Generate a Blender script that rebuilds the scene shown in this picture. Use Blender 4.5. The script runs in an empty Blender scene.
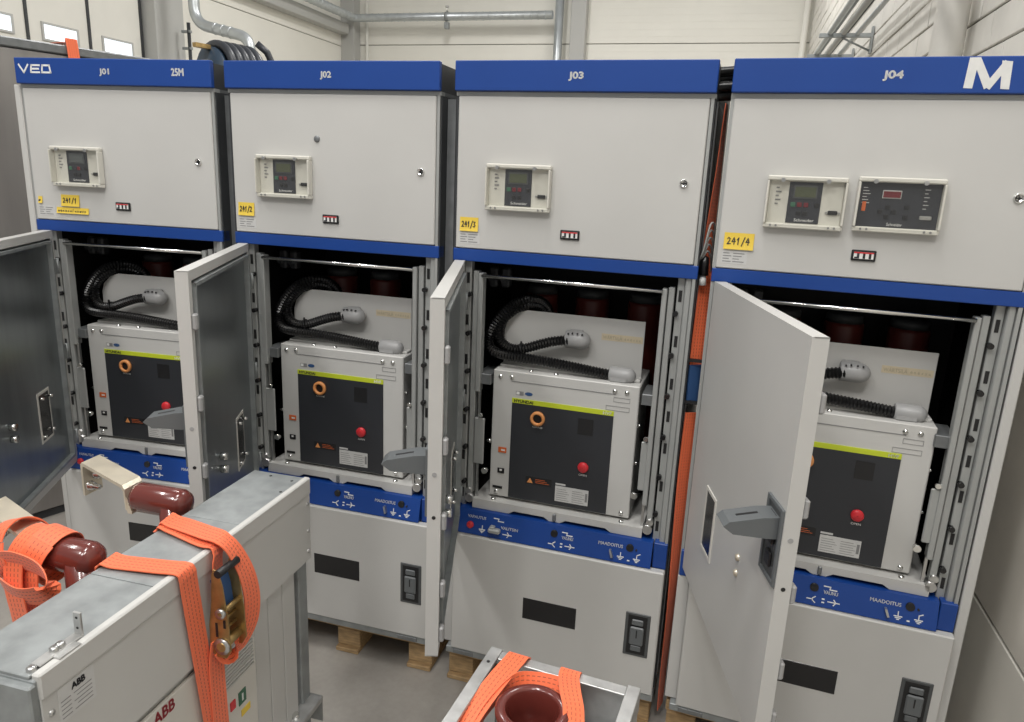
import bpy, bmesh, math, random
from mathutils import Vector, Matrix
random.seed(7)
S = bpy.context.scene
COL = S.collection

# ------------------------------------------------------------------ camera
cam_d = bpy.data.cameras.new('camera'); cam = bpy.data.objects.new('camera', cam_d); COL.objects.link(cam)
cam_d.sensor_width = 36.0; cam_d.lens = 724.55 * 36 / 1024; cam_d.clip_start = 0.05; cam_d.clip_end = 80
PITCH, ROLL, CZ = 0.2503, 0.0440, 1.9161
fw = Vector((0, math.cos(PITCH), -math.sin(PITCH))); rt = Vector((1, 0, 0)); up = rt.cross(fw)
R_ = rt * math.cos(ROLL) + up * math.sin(ROLL); U_ = -rt * math.sin(ROLL) + up * math.cos(ROLL)
m = Matrix((R_, U_, -fw)).transposed().to_4x4(); m.translation = (0, 0, CZ); cam.matrix_world = m
S.camera = cam

# ------------------------------------------------------------------ world, lamps, exposure
S.view_settings.view_transform = 'Standard'; S.view_settings.look = 'None'
S.view_settings.gamma = 1; S.view_settings.use_curve_mapping = False
S.view_settings.exposure = -0.46
w = bpy.data.worlds.new('hall_air'); S.world = w; w.use_nodes = True
w.node_tree.nodes['Background'].inputs[0].default_value = (1.0, 0.99, 0.97, 1)
w.node_tree.nodes['Background'].inputs[1].default_value = 0.46

def area_lamp(name, loc, sx, sy, power, rotz=-0.274):
    l = bpy.data.lights.new(name, 'AREA'); l.shape = 'RECTANGLE'; l.size = sx; l.size_y = sy
    l.energy = power; l.color = (1.0, 0.98, 0.95)
    o = bpy.data.objects.new(name, l); o.location = loc; o.rotation_euler = (0, 0, rotz); COL.objects.link(o)
# rows of hall luminaires under a roof some six metres up
for i, (x, y, pw) in enumerate(((-3.2, -1.5, 150), (-1.5, -2.4, 140), (0.1, -1.5, 120),  # last lamp on this line is added to brighten the plaster beside J04
                                (-3.6, 1.6, 110), (-0.6, 0.9, 130),
                                (-2.0, 5.6, 130), (1.6, 4.8, 90), (-1.0, 9.6, 180), (2.4, 9.2, 130))):
    area_lamp('hall_luminaire', (x, y, 6.2), 0.35, 1.6, pw)

# ------------------------------------------------------------------ materials
MAT = {}
def nodes_mat(name, col, rough=0.5, metal=0.0, noise=0.0, nscale=30, spec=0.5, bump=0.0, bscale=200, stretch=None, rvar=0.0, emit=None, coat=0.0):
    mt = bpy.data.materials.new(name); mt.use_nodes = True
    nt = mt.node_tree; b = nt.nodes['Principled BSDF']
    b.inputs['Base Color'].default_value = (*col, 1); b.inputs['Roughness'].default_value = rough
    b.inputs['Metallic'].default_value = metal; b.inputs['Specular IOR Level'].default_value = spec
    b.inputs['Coat Weight'].default_value = coat
    if emit:
        b.inputs['Emission Color'].default_value = (*emit[0], 1); b.inputs['Emission Strength'].default_value = emit[1]
    tc = None
    if noise or bump or rvar:
        tc = nt.nodes.new('ShaderNodeTexCoord'); mp = nt.nodes.new('ShaderNodeMapping')
        nt.links.new(tc.outputs['Object'], mp.inputs['Vector'])
        if stretch: mp.inputs['Scale'].default_value = stretch
    if noise or rvar:
        n = nt.nodes.new('ShaderNodeTexNoise'); n.inputs['Scale'].default_value = nscale; n.inputs['Detail'].default_value = 5
        nt.links.new(mp.outputs[0], n.inputs['Vector'])
        if noise:
            cr = nt.nodes.new('ShaderNodeValToRGB')
            cr.color_ramp.elements[0].position = 0.3; cr.color_ramp.elements[1].position = 0.7
            cr.color_ramp.elements[0].color = (*[max(0, c * (1 - noise)) for c in col], 1)
            cr.color_ramp.elements[1].color = (*[min(1, c * (1 + noise)) for c in col], 1)
            nt.links.new(n.outputs['Fac'], cr.inputs['Fac']); nt.links.new(cr.outputs[0], b.inputs['Base Color'])
        if rvar:
            mr = nt.nodes.new('ShaderNodeMapRange'); mr.inputs['To Min'].default_value = max(0, rough - rvar); mr.inputs['To Max'].default_value = rough + rvar
            nt.links.new(n.outputs['Fac'], mr.inputs['Value']); nt.links.new(mr.outputs[0], b.inputs['Roughness'])
    if bump:
        n2 = nt.nodes.new('ShaderNodeTexNoise'); n2.inputs['Scale'].default_value = bscale; n2.inputs['Detail'].default_value = 3
        nt.links.new(mp.outputs[0], n2.inputs['Vector'])
        bp = nt.nodes.new('ShaderNodeBump'); bp.inputs['Strength'].default_value = bump; bp.inputs['Distance'].default_value = 0.002
        nt.links.new(n2.outputs['Fac'], bp.inputs['Height']); nt.links.new(bp.outputs[0], b.inputs['Normal'])
    MAT[name] = mt
    return mt
nodes_mat('paint', (0.545, 0.54, 0.52), 0.42, noise=0.03, nscale=3, bump=0.05, bscale=500)
nodes_mat('paint_edge', (0.66, 0.64, 0.59), 0.45)
nodes_mat('blue', (0.007, 0.052, 0.265), 0.42, noise=0.05, nscale=3)
nodes_mat('galv', (0.33, 0.35, 0.352), 0.5, 0.55, noise=0.14, nscale=24, rvar=0.1)
nodes_mat('galv_dark', (0.22, 0.23, 0.235), 0.5, 0.6, noise=0.15, nscale=20)
nodes_mat('zinc_sheet', (0.27, 0.295, 0.305), 0.34, 0.85, noise=0.10, nscale=4, stretch=(6, 6, 0.6), rvar=0.08)
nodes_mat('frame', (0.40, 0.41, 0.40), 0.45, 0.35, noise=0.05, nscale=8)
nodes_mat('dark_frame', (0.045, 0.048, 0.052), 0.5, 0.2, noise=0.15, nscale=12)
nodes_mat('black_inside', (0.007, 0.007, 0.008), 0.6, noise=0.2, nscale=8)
nodes_mat('black', (0.012, 0.012, 0.013), 0.45)
nodes_mat('black_gloss', (0.01, 0.01, 0.011), 0.2)
nodes_mat('hose', (0.005, 0.005, 0.0055), 0.28)
nodes_mat('chrome', (0.78, 0.78, 0.76), 0.18, 1.0)
nodes_mat('steel', (0.55, 0.55, 0.54), 0.3, 0.9, noise=0.1, nscale=40)
nodes_mat('white_ink', (0.78, 0.78, 0.76), 0.5)
nodes_mat('black_ink', (0.02, 0.02, 0.025), 0.6)
nodes_mat('grey_ink', (0.22, 0.22, 0.22), 0.6)
nodes_mat('pencil', (0.40, 0.36, 0.27), 0.7)
nodes_mat('silver_label', (0.58, 0.58, 0.57), 0.4, noise=0.04, nscale=60)
nodes_mat('yellow_note', (0.78, 0.56, 0.07), 0.6)
nodes_mat('tape_cream', (0.60, 0.52, 0.37), 0.6, noise=0.05, nscale=40)
nodes_mat('tape_white', (0.72, 0.72, 0.70), 0.5, noise=0.05, nscale=50)
nodes_mat('cream', (0.66, 0.645, 0.585), 0.4)
nodes_mat('relay_dark', (0.034, 0.036, 0.044), 0.4)
nodes_mat('lcd', (0.085, 0.095, 0.055), 0.25)
nodes_mat('lcd_off', (0.10, 0.11, 0.11), 0.25)
nodes_mat('red_display', (0.16, 0.022, 0.028), 0.25)
nodes_mat('green_btn', (0.04, 0.14, 0.08), 0.5)
nodes_mat('red_btn', (0.62, 0.03, 0.04), 0.35)
nodes_mat('logo_red', (0.42, 0.045, 0.06), 0.5)
nodes_mat('orange_plastic', (0.72, 0.30, 0.10), 0.45)
nodes_mat('orange_ind', (0.62, 0.13, 0.03), 0.45)
nodes_mat('lime', (0.52, 0.60, 0.03), 0.5)
nodes_mat('faceplate', (0.026, 0.028, 0.033), 0.45)
nodes_mat('handle_grey', (0.12, 0.13, 0.135), 0.42)
nodes_mat('recess_grey', (0.075, 0.08, 0.082), 0.45)
nodes_mat('gland', (0.34, 0.34, 0.34), 0.4)
nodes_mat('pole_red', (0.17, 0.03, 0.022), 0.4)
nodes_mat('insulator', (0.13, 0.026, 0.020), 0.2, coat=0.5)
nodes_mat('copper_tin', (0.74, 0.67, 0.54), 0.36, 0.6, noise=0.12, nscale=14)
nodes_mat('alu', (0.50, 0.50, 0.49), 0.38, 0.7, noise=0.16, nscale=25, rvar=0.1)
nodes_mat('zinc_yellow', (0.45, 0.31, 0.13), 0.35, 0.8, noise=0.2, nscale=30)
nodes_mat('strap_blue', (0.03, 0.085, 0.22), 0.6)
nodes_mat('wood', (0.42, 0.28, 0.14), 0.7, noise=0.3, nscale=10, stretch=(2, 12, 12))
nodes_mat('panel_cream', (0.80, 0.785, 0.72), 0.55, noise=0.02, nscale=2)
nodes_mat('door_panel', (0.72, 0.705, 0.645), 0.55, noise=0.03, nscale=3)
nodes_mat('wall_gap', (0.22, 0.21, 0.19), 0.8)
nodes_mat('block_paint', (0.74, 0.72, 0.67), 0.7, noise=0.05, nscale=8, bump=0.3, bscale=60)
nodes_mat('plaster', (0.72, 0.685, 0.62), 0.75, noise=0.08, nscale=3, bump=0.3, bscale=40)
nodes_mat('plinth', (0.80, 0.775, 0.71), 0.7, noise=0.05, nscale=3)
nodes_mat('column_grey', (0.45, 0.45, 0.43), 0.5)
nodes_mat('duct', (0.52, 0.55, 0.56), 0.35, 0.7, noise=0.08, nscale=8)
nodes_mat('cloudy_pane', (0.8, 0.86, 0.9), 0.4, emit=((0.85, 0.93, 1.0), 1.1))
nodes_mat('enclosure', (0.37, 0.355, 0.345), 0.38, 0.75, noise=0.12, nscale=2, stretch=(5, 5, 0.5))
nodes_mat('reel_hose', (0.03, 0.034, 0.042), 0.4)
nodes_mat('reel_drum', (0.03, 0.055, 0.09), 0.45)
nodes_mat('cable_tie', (0.5, 0.5, 0.5), 0.5)
nodes_mat('wire', (0.30, 0.30, 0.29), 0.5)

def glass_mat():
    mt = bpy.data.materials.new('clear_cover'); mt.use_nodes = True; nt = mt.node_tree
    nt.nodes.remove(nt.nodes['Principled BSDF']); out = nt.nodes['Material Output']
    t = nt.nodes.new('ShaderNodeBsdfTransparent'); t.inputs[0].default_value = (0.98, 0.98, 0.97, 1)
    g = nt.nodes.new('ShaderNodeBsdfGlossy'); g.inputs['Roughness'].default_value = 0.12
    mx = nt.nodes.new('ShaderNodeMixShader')
    mx.inputs[0].default_value = 0.05; nt.links.new(t.outputs[0], mx.inputs[1]); nt.links.new(g.outputs[0], mx.inputs[2])
    nt.links.new(mx.outputs[0], out.inputs[0]); MAT['clear_cover'] = mt
glass_mat()

def strap_mat():
    mt = bpy.data.materials.new('strap_orange'); mt.use_nodes = True; nt = mt.node_tree; b = nt.nodes['Principled BSDF']
    b.inputs['Roughness'].default_value = 0.55
    uv = nt.nodes.new('ShaderNodeUVMap'); uv.uv_map = 'UVMap'
    sp = nt.nodes.new('ShaderNodeSeparateXYZ'); nt.links.new(uv.outputs[0], sp.inputs[0])
    def mth(op, a, bb=None):
        n = nt.nodes.new('ShaderNodeMath'); n.operation = op
        for i, v in enumerate((a, bb)):
            if v is None: continue
            if isinstance(v, (int, float)): n.inputs[i].default_value = v
            else: nt.links.new(v, n.inputs[i])
        return n.outputs[0]
    u = sp.outputs[0]; v = sp.outputs[1]
    lines = None
    for c in (0.2, 0.4, 0.6, 0.8):
        d = mth('LESS_THAN', mth('ABSOLUTE', mth('SUBTRACT', u, c)), 0.022)
        lines = d if lines is None else mth('MAXIMUM', lines, d)
    dash = mth('GREATER_THAN', mth('FRACT', mth('MULTIPLY', v, 95.0)), 0.4)
    mask = mth('MULTIPLY', mth('MULTIPLY', lines, dash), 0.65)
    rib = mth('MULTIPLY', mth('SINE', mth('MULTIPLY', v, 2600.0)), 0.5)
    mx = nt.nodes.new('ShaderNodeMix'); mx.data_type = 'RGBA'
    mx.inputs[6].default_value = (0.88, 0.165, 0.06, 1); mx.inputs[7].default_value = (0.16, 0.03, 0.015, 1)
    nt.links.new(mask, mx.inputs[0]); nt.links.new(mx.outputs[2], b.inputs['Base Color'])
    bp = nt.nodes.new('ShaderNodeBump'); bp.inputs['Strength'].default_value = 0.25; bp.inputs['Distance'].default_value = 0.0006
    nt.links.new(rib, bp.inputs['Height']); nt.links.new(bp.outputs[0], b.inputs['Normal'])
    b.inputs['Sheen Weight'].default_value = 0.2
    MAT['strap_orange'] = mt
strap_mat()

def floor_mat():
    mt = bpy.data.materials.new('concrete_floor'); mt.use_nodes = True; nt = mt.node_tree; b = nt.nodes['Principled BSDF']
    tc = nt.nodes.new('ShaderNodeTexCoord')
    n1 = nt.nodes.new('ShaderNodeTexNoise'); n1.inputs['Scale'].default_value = 1.6; n1.inputs['Detail'].default_value = 8; n1.inputs['Roughness'].default_value = 0.65
    n2 = nt.nodes.new('ShaderNodeTexNoise'); n2.inputs['Scale'].default_value = 45; n2.inputs['Detail'].default_value = 4
    nt.links.new(tc.outputs['Object'], n1.inputs['Vector']); nt.links.new(tc.outputs['Object'], n2.inputs['Vector'])
    c1 = nt.nodes.new('ShaderNodeValToRGB'); c1.color_ramp.elements[0].position = .3; c1.color_ramp.elements[1].position = .72
    c1.color_ramp.elements[0].color = (0.27, 0.25, 0.225, 1); c1.color_ramp.elements[1].color = (0.45, 0.425, 0.39, 1)
    c2 = nt.nodes.new('ShaderNodeValToRGB'); c2.color_ramp.elements[0].color = (0.82, 0.82, 0.82, 1); c2.color_ramp.elements[1].color = (1, 1, 1, 1)
    nt.links.new(n1.outputs['Fac'], c1.inputs[0]); nt.links.new(n2.outputs['Fac'], c2.inputs[0])
    mx = nt.nodes.new('ShaderNodeMix'); mx.data_type = 'RGBA'; mx.blend_type = 'MULTIPLY'; mx.inputs[0].default_value = 1
    nt.links.new(c1.outputs[0], mx.inputs[6]); nt.links.new(c2.outputs[0], mx.inputs[7]); nt.links.new(mx.outputs[2], b.inputs['Base Color'])
    b.inputs['Roughness'].default_value = 0.42
    MAT['concrete_floor'] = mt
floor_mat()

# ------------------------------------------------------------------ mesh builder
class MB:
    def __init__(s): s.v = []; s.f = []; s.sm = []; s.uv = {}
    def add(s, vs, fs, smooth=False):
        o = len(s.v); s.v += [tuple(p) for p in vs]
        for f in fs: s.f.append(tuple(i + o for i in f)); s.sm.append(smooth)
        return s
    def box(s, x0, x1, y0, y1, z0, z1, b=0):
        if x0 > x1: x0, x1 = x1, x0
        if y0 > y1: y0, y1 = y1, y0
        if z0 > z1: z0, z1 = z1, z0
        if not b:
            return s.add([(x, y, z) for x in (x0, x1) for y in (y0, y1) for z in (z0, z1)],
                  [(0, 1, 3, 2), (4, 6, 7, 5), (0, 4, 5, 1), (2, 3, 7, 6), (0, 2, 6, 4), (1, 5, 7, 3)])
        b = min(b, (x1 - x0) * .45, (y1 - y0) * .45, (z1 - z0) * .45)
        lo = (x0, y0, z0); hi = (x1, y1, z1); vs = []; idx = {}
        for i in range(8):
            sg = [(i >> k) & 1 for k in range(3)]
            for ax in range(3):
                p = []
                for k in range(3):
                    base = hi[k] if sg[k] else lo[k]
                    p.append(base if k == ax else (base - b if sg[k] else base + b))
                idx[(i, ax)] = len(vs); vs.append(p)
        fs = []
        for ax in range(3):
            o1, o2 = [k for k in range(3) if k != ax]
            for sgn in (0, 1):
                q = []
                for a, c in ((0, 0), (1, 0), (1, 1), (0, 1)):
                    q.append(idx[((sgn << ax) | (a << o1) | (c << o2), ax)])
                fs.append(q)
            for a in (0, 1):
                for c in (0, 1):
                    i0 = (a << o1) | (c << o2); i1 = i0 | (1 << ax)
                    fs.append([idx[(i0, o1)], idx[(i1, o1)], idx[(i1, o2)], idx[(i0, o2)]])
        for i in range(8): fs.append([idx[(i, 0)], idx[(i, 1)], idx[(i, 2)]])
        return s.add(vs, fs)
    def tube(s, path, r, n=12, cap=True):
        P = [Vector(p) for p in path]; N = len(P); rings = []; t0 = None; nrm = None
        for i, p in enumerate(P):
            t = (P[min(i + 1, N - 1)] - P[max(i - 1, 0)]).normalized()
            if nrm is None:
                a = Vector((0, 0, 1)) if abs(t.z) < .9 else Vector((1, 0, 0)); nrm = (a - t * a.dot(t)).normalized()
            else:
                nrm = (nrm - t * nrm.dot(t)).normalized()
            bi = t.cross(nrm); rr = r[i] if isinstance(r, (list, tuple)) else r
            rings.append([p + (nrm * math.cos(2 * math.pi * k / n) + bi * math.sin(2 * math.pi * k / n)) * rr for k in range(n)])
        vs = [q for g in rings for q in g]; fs = []
        for i in range(N - 1):
            for k in range(n): fs.append((i * n + k, i * n + (k + 1) % n, (i + 1) * n + (k + 1) % n, (i + 1) * n + k))
        s.add(vs, fs, True)
        if cap:
            o = len(s.v) - len(vs)
            s.f.append(tuple(o + k for k in range(n))); s.sm.append(False)
            s.f.append(tuple(o + (N - 1) * n + k for k in range(n))); s.sm.append(False)
        return s
    def cyl(s, p0, p1, r, n=14): return s.tube([p0, p1], r, n)
    def lathe(s, prof, c, axis, n=20):
        a = Vector(axis).normalized(); c = Vector(c)
        h = Vector((0, 0, 1)) if abs(a.z) < .9 else Vector((1, 0, 0)); e = (h - a * h.dot(a)).normalized(); g = a.cross(e)
        vs = []
        for r, t in prof:
            for k in range(n):
                an = 2 * math.pi * k / n; vs.append(c + a * t + (e * math.cos(an) + g * math.sin(an)) * max(r, 1e-5))
        fs = []
        for i in range(len(prof) - 1):
            for k in range(n): fs.append((i * n + k, i * n + (k + 1) % n, (i + 1) * n + (k + 1) % n, (i + 1) * n + k))
        return s.add(vs, fs, True)
    def prism(s, poly, fn, w0, w1):
        n = len(poly)
        vs = [fn(u, v, w0) for u, v in poly] + [fn(u, v, w1) for u, v in poly]
        fs = [tuple(range(n)), tuple(range(2 * n - 1, n - 1, -1))] + [(i, (i + 1) % n, n + (i + 1) % n, n + i) for i in range(n)]
        return s.add(vs, fs)
    def ribbon(s, pts, wd, width, th=0.0025, sub=6):
        """strap along pts; wd = width direction(s); smooth Catmull-Rom"""
        P = [Vector(p) for p in pts]
        Wd = [Vector(q).normalized() for q in (wd if isinstance(wd, list) else [wd] * len(P))]
        Q = []; D = []
        for i in range(len(P) - 1):
            p0, p1, p2, p3 = P[max(i - 1, 0)], P[i], P[i + 1], P[min(i + 2, len(P) - 1)]
            for k in range(sub):
                t = k / sub
                Q.append(0.5 * ((2 * p1) + (p2 - p0) * t + (2 * p0 - 5 * p1 + 4 * p2 - p3) * t * t + (3 * p1 - p0 - 3 * p2 + p3) * t ** 3))
                D.append(Wd[i].lerp(Wd[i + 1], t).normalized())
        Q.append(P[-1]); D.append(Wd[-1])
        o = len(s.v); dist = 0; dl = []
        for i, q in enumerate(Q):
            t = (Q[min(i + 1, len(Q) - 1)] - Q[max(i - 1, 0)]).normalized()
            d = (D[i] - t * D[i].dot(t)).normalized(); nn = t.cross(d)
            if i: dist += (q - Q[i - 1]).length
            dl.append(dist)
            for a, b in ((-.5, -.5), (.5, -.5), (.5, .5), (-.5, .5)):
                s.v.append(tuple(q + d * (a * width) + nn * (b * th)))
        for i in range(len(Q) - 1):
            for k in range(4):
                a, b = o + i * 4 + k, o + i * 4 + (k + 1) % 4
                s.uv[len(s.f)] = [((0, 1, 1, 0)[k], dl[i]), ((0, 1, 1, 0)[(k + 1) % 4], dl[i]), ((0, 1, 1, 0)[(k + 1) % 4], dl[i + 1]), ((0, 1, 1, 0)[k], dl[i + 1])]
                s.f.append((a, b, b + 4, a + 4)); s.sm.append(False)
        s.f.append((o, o + 1, o + 2, o + 3)); s.sm.append(False)
        e = o + (len(Q) - 1) * 4; s.f.append((e, e + 1, e + 2, e + 3)); s.sm.append(False)
        return s
    def strokes(s, lines, fn, th, depth=0.0006):
        """flat pen strokes; lines of (u,v); fn(u,v,w)->xyz"""
        for ln in lines:
            for (a, b) in zip(ln[:-1], ln[1:]):
                dx, dy = b[0] - a[0], b[1] - a[1]; l = math.hypot(dx, dy) or 1e-6
                tx, ty = dx / l * th / 2, dy / l * th / 2; nx, ny = -ty, tx
                poly = [(a[0] - tx + nx, a[1] - ty + ny), (a[0] - tx - nx, a[1] - ty - ny), (b[0] + tx - nx, b[1] + ty - ny), (b[0] + tx + nx, b[1] + ty + ny)]
                s.prism(poly, fn, 0, depth)
        return s
    def mesh(s, name):
        me = bpy.data.meshes.new(name); me.from_pydata(s.v, [], s.f)
        for p, q in zip(me.polygons, s.sm): p.use_smooth = q
        if s.uv:
            l = me.uv_layers.new(name='UVMap')
            for fi, uvs in s.uv.items():
                for k, li in enumerate(me.polygons[fi].loop_indices): l.data[li].uv = uvs[k]
        bm = bmesh.new(); bm.from_mesh(me); bmesh.ops.recalc_face_normals(bm, faces=bm.faces); bm.to_mesh(me); bm.free()
        return me
    def build(s, name, mat, parent=None, off=None):
        me = s.mesh(name); me.materials.append(MAT[mat])
        if off: me.transform(Matrix.Translation(off))
        o = bpy.data.objects.new(name, me); COL.objects.link(o)
        if parent: o.parent = parent
        return o
def empty(name, loc, rz=0, label=None, cat=None, group=None):
    o = bpy.data.objects.new(name, None); o.empty_display_size = 0.1; COL.objects.link(o)
    o.location = loc; o.rotation_euler = (0, 0, rz); tag(o, label, cat, group); return o
def tag(o, label=None, cat=None, group=None, kind=None):
    if label: o['label'] = label
    if cat: o['category'] = cat
    if group: o['group'] = group
    if kind: o['kind'] = kind
    return o
_tc = {}
def text_polys(txt):
    if txt not in _tc:
        c = bpy.data.curves.new('t', 'FONT'); c.body = txt; c.size = 1; c.resolution_u = 3; c.extrude = 0.0
        o = bpy.data.objects.new('t', c); COL.objects.link(o)
        bpy.context.view_layer.update()
        dg = bpy.context.evaluated_depsgraph_get(); me = bpy.data.meshes.new_from_object(o.evaluated_get(dg))
        vs = [tuple(v.co) for v in me.vertices]; fs = [tuple(p.vertices) for p in me.polygons]
        bpy.data.objects.remove(o); bpy.data.curves.remove(c); bpy.data.meshes.remove(me)
        _tc[txt] = (vs, fs)
    return _tc[txt]
def text(mb, txt, fn, x0, x1, z0, z1, w=0.0008, bold=0.0):
    """fit a word into the rectangle x0..x1, z0..z1 of plane fn(u,v,w)"""
    vs, fs = text_polys(txt)
    a, b = min(v[0] for v in vs), max(v[0] for v in vs); c, d = min(v[1] for v in vs), max(v[1] for v in vs)
    for off in ((0, 0),) if not bold else ((-bold, 0), (bold, 0), (0, bold), (0, -bold)):
        mb.add([fn(x0 + off[0] + (v[0] - a) / (b - a) * (x1 - x0), z0 + off[1] + (v[1] - c) / (d - c) * (z1 - z0), w) for v in vs], fs)
    return mb
def front(y): return lambda u, v, wd: (u, y - wd, v)      # plane facing -y
DIG = {'2': [[(0, .8), (.3, 1), (.7, .85), (.6, .5), (0, 0), (.9, .05)]], '4': [[(.5, 1), (0, .4), (.9, .45)], [(.7, .8), (.6, 0)]],
       '1': [[(.1, .7), (.5, 1), (.4, 0)]], '/': [[(.9, 1.1), (.1, -.2)]], '3': [[(.1, .95), (.7, .9), (.35, .55), (.8, .3), (.4, 0), (0, .1)]],
       'w': [[(0, .5), (.2, 0), (.45, .4), (.7, 0), (.95, .5)]], 'l': [[(.3, 1), (.2, 0)]], 'e': [[(.1, .3), (.7, .35), (.4, .6), (.1, .3), (.3, 0), (.8, .1)]],
       'n': [[(.1, .5), (.1, 0)], [(.1, .35), (.5, .5), (.7, 0)]], 's': [[(.7, .5), (.2, .4), (.6, .15), (.1, 0)]], 'a': [[(.7, .5), (.2, .4), (.2, .05), (.7, .2), (.75, 0)]]}
def scribble(mb, txt, fn, x0, z0, cw, h, th):
    for i, ch in enumerate(txt):
        if ch in DIG: mb.strokes([[(x0 + i * cw + p[0] * cw * .75, z0 + p[1] * h) for p in l] for l in DIG[ch]], fn, th)
    return mb

# ------------------------------------------------------------------ the hall
HO = Vector((1.55, 1.9, 0)); HD = Vector((.2706, .9627, 0)); HE = Vector((.9627, -.2706, 0)); HA = -0.274
def hall(name, mb, mat, parent=None, kind=None):
    """mesh given in hall coordinates: x along the back wall (0 = right wall), y towards it"""
    o = mb.build(name, mat, parent)
    if parent is None:
        o.location = HO; o.rotation_euler = (0, 0, HA)
        if kind: o['kind'] = kind
    return o
def hempty(name, loc, **k):
    p = HO + HE * loc[0] + HD * loc[1]; return empty(name, (p.x, p.y, loc[2]), HA, **k)
fl = MB().add([(-9, -6, 0), (1.2, -6, 0), (1.2, 12, 0), (-9, 12, 0)], [(0, 1, 2, 3)])
hall('floor', fl, 'concrete_floor', kind='structure')
# back wall with horizontal sandwich panels
wb = hall('wall_back', MB().box(-8.4, 0.2, 11.03, 11.2, 0, 6.3), 'wall_gap', kind='structure')
for k, z in enumerate((0.16, 1.16, 2.16, 3.16, 4.17, 5.18)):
    mbp = MB().box(-8.2, 0.0, 11.0, 11.029, z + .004, z + (1.0 if k < 3 else 1.005) - .004, .004)
    hall('panel', mbp, 'panel_cream', wb)
    rb = MB()
    for q in range(1, 9): rb.box(-8.2, 0, 10.9975, 11.0, z + q * .111 - .004, z + q * .111 + .004)
    hall('panel_rib', rb, 'panel_cream', wb)
wl = hall('wall_left', MB().box(-8.42, -8.23, -2, 11.2, 0, 6.3), 'wall_gap', kind='structure')
for z in (0.1, 1.4, 2.7, 4.11, 5.35):
    hall('panel', MB().box(-8.229, -8.20, 6.3, 11.0, z + .006, z + (1.41 if z == 2.7 else 1.3 if z < 4 else 1.24) - .006, .004), 'panel_cream', wl)
hall('panel', MB().box(-8.229, -8.20, -2, 6.3, 4.7, 6.2, .004), 'panel_cream', wl)
hall('ledge_beam', MB().box(-8.2, -8.0, 6.3, 10.7, 4.30, 4.48, .01), 'column_grey', wl)
# folding door in the left wall
dl = hall('door_1', MB().box(-8.228, -8.215, 1.7, 5.76, 0, 4.7), 'column_grey', kind='structure')
for k in range(5):
    v0 = 1.761 + k * .797
    lf = hall('door_leaf', MB().box(-8.214, -8.17, v0 + .012, v0 + .785, .02, 4.68, .006), 'door_panel', dl)
    a0, a1 = v0 + .19, v0 + .61
    for b in ((a0 - .025, a1 + .025, 3.10, 3.122), (a0 - .025, a1 + .025, 3.265, 3.287), (a0 - .025, a0, 3.122, 3.265), (a1, a1 + .025, 3.122, 3.265)):
        hall('window_frame', MB().box(-8.169, -8.155, *b), 'column_grey', dl)
    hall('window_pane', MB().box(-8.169, -8.162, a0, a1, 3.122, 3.265), 'cloudy_pane', dl)
    hall('leaf_seam', MB().box(-8.17, -8.155, v0 + .775, v0 + .807, .02, 4.68), 'dark_frame', dl)
hall('trim_1', MB().box(-8.214, -7.97, 5.78, 6.28, 0, 6.2, .01), 'column_grey', kind='structure')
# right wall: plastered low part with a plinth, painted blocks above
wr = hall('wall_right', MB().box(0.0, 0.25, -3, 11.2, 0, 6.3), 'wall_gap', kind='structure')
hall('plaster_face', MB().box(-.012, 0.0, -3, 11.0, .585, 2.2, .002), 'plaster', wr)
hall('plinth', MB().box(-.012, 0.0, -3, 11.0, 0.0, .573, .003), 'plinth', wr)
shared = {}
rest = MB()
for r in range(27):
    z = 2.205 + r * .152; v = -3.0 + (r % 2) * .2
    while v < 10.95:
        l = min(.4, 10.98 - v); dz = random.choice((0.0, .002, .004))
        lo = 1.916 + (v + 2.25) * .14 - .16; hi = 1.916 + (v + 2.25) * .245 + .22
        if lo < z < hi and v > .9:
            key = (round(l, 3), dz)
            if key not in shared:
                shared[key] = MB().box(-.014 - dz, 0, 0.005, l - .005, .005, .147, .004).mesh('block'); shared[key].materials.append(MAT['block_paint'])
            o = bpy.data.objects.new('block', shared[key]); COL.objects.link(o); o.parent = wr; o.location = (0, v, z)
        else: rest.box(-.014 - dz, 0, v + .005, v + l - .005, z + .005, z + .147)
        v += .4
tag(hall('block_field', rest, 'block_paint', wr), kind='stuff')
# columns and pipes
def htube(name, pts, r, mat, label, cat, rings=None, parent=None):
    p0 = Vector(pts[0]); b = HO + HE * p0.x + HD * p0.y
    loc = [(p[0] - p0.x, p[1] - p0.y, p[2] - p0.z) for p in pts]
    mb = MB()
    if rings:
        P = [Vector(p) for p in loc]
        mb.tube(P, r, 16)
        for a, c in zip(P[:-1], P[1:]):
            L = (c - a).length; t = (c - a).normalized(); n = int(L / rings)
            for i in range(1, n): q = a + t * (i * L / n); mb.lathe([(r, -.006), (r + .006, -.003), (r + .006, .003), (r, .006)], q, t, 16)
    else: mb.tube(loc, r, 14)
    o = mb.build(name, mat); o.location = (b.x, b.y, p0.z); o.rotation_euler = (0, 0, HA); tag(o, label, cat); return o
def arc(c, a, b, r, n=7):
    """fillet path: a -> corner c -> b"""
    c, a, b = Vector(c), Vector(a), Vector(b); da = (a - c).normalized(); db = (b - c).normalized()
    p, q = c + da * r, c + db * r; out = []
    for i in range(n + 1):
        t = i / n; out.append(tuple(p * (1 - t) ** 2 + c * 2 * t * (1 - t) + q * t * t))
    return out
hall('trim_2', MB().box(-8.2, -7.93, 10.75, 11.0, 0, 6.3, .008), 'column_grey', kind='structure')
hall('trim_3', MB().box(-3.88, -3.62, 10.82, 11.0, 0, 6.3, .008), 'column_grey', kind='structure')
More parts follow.
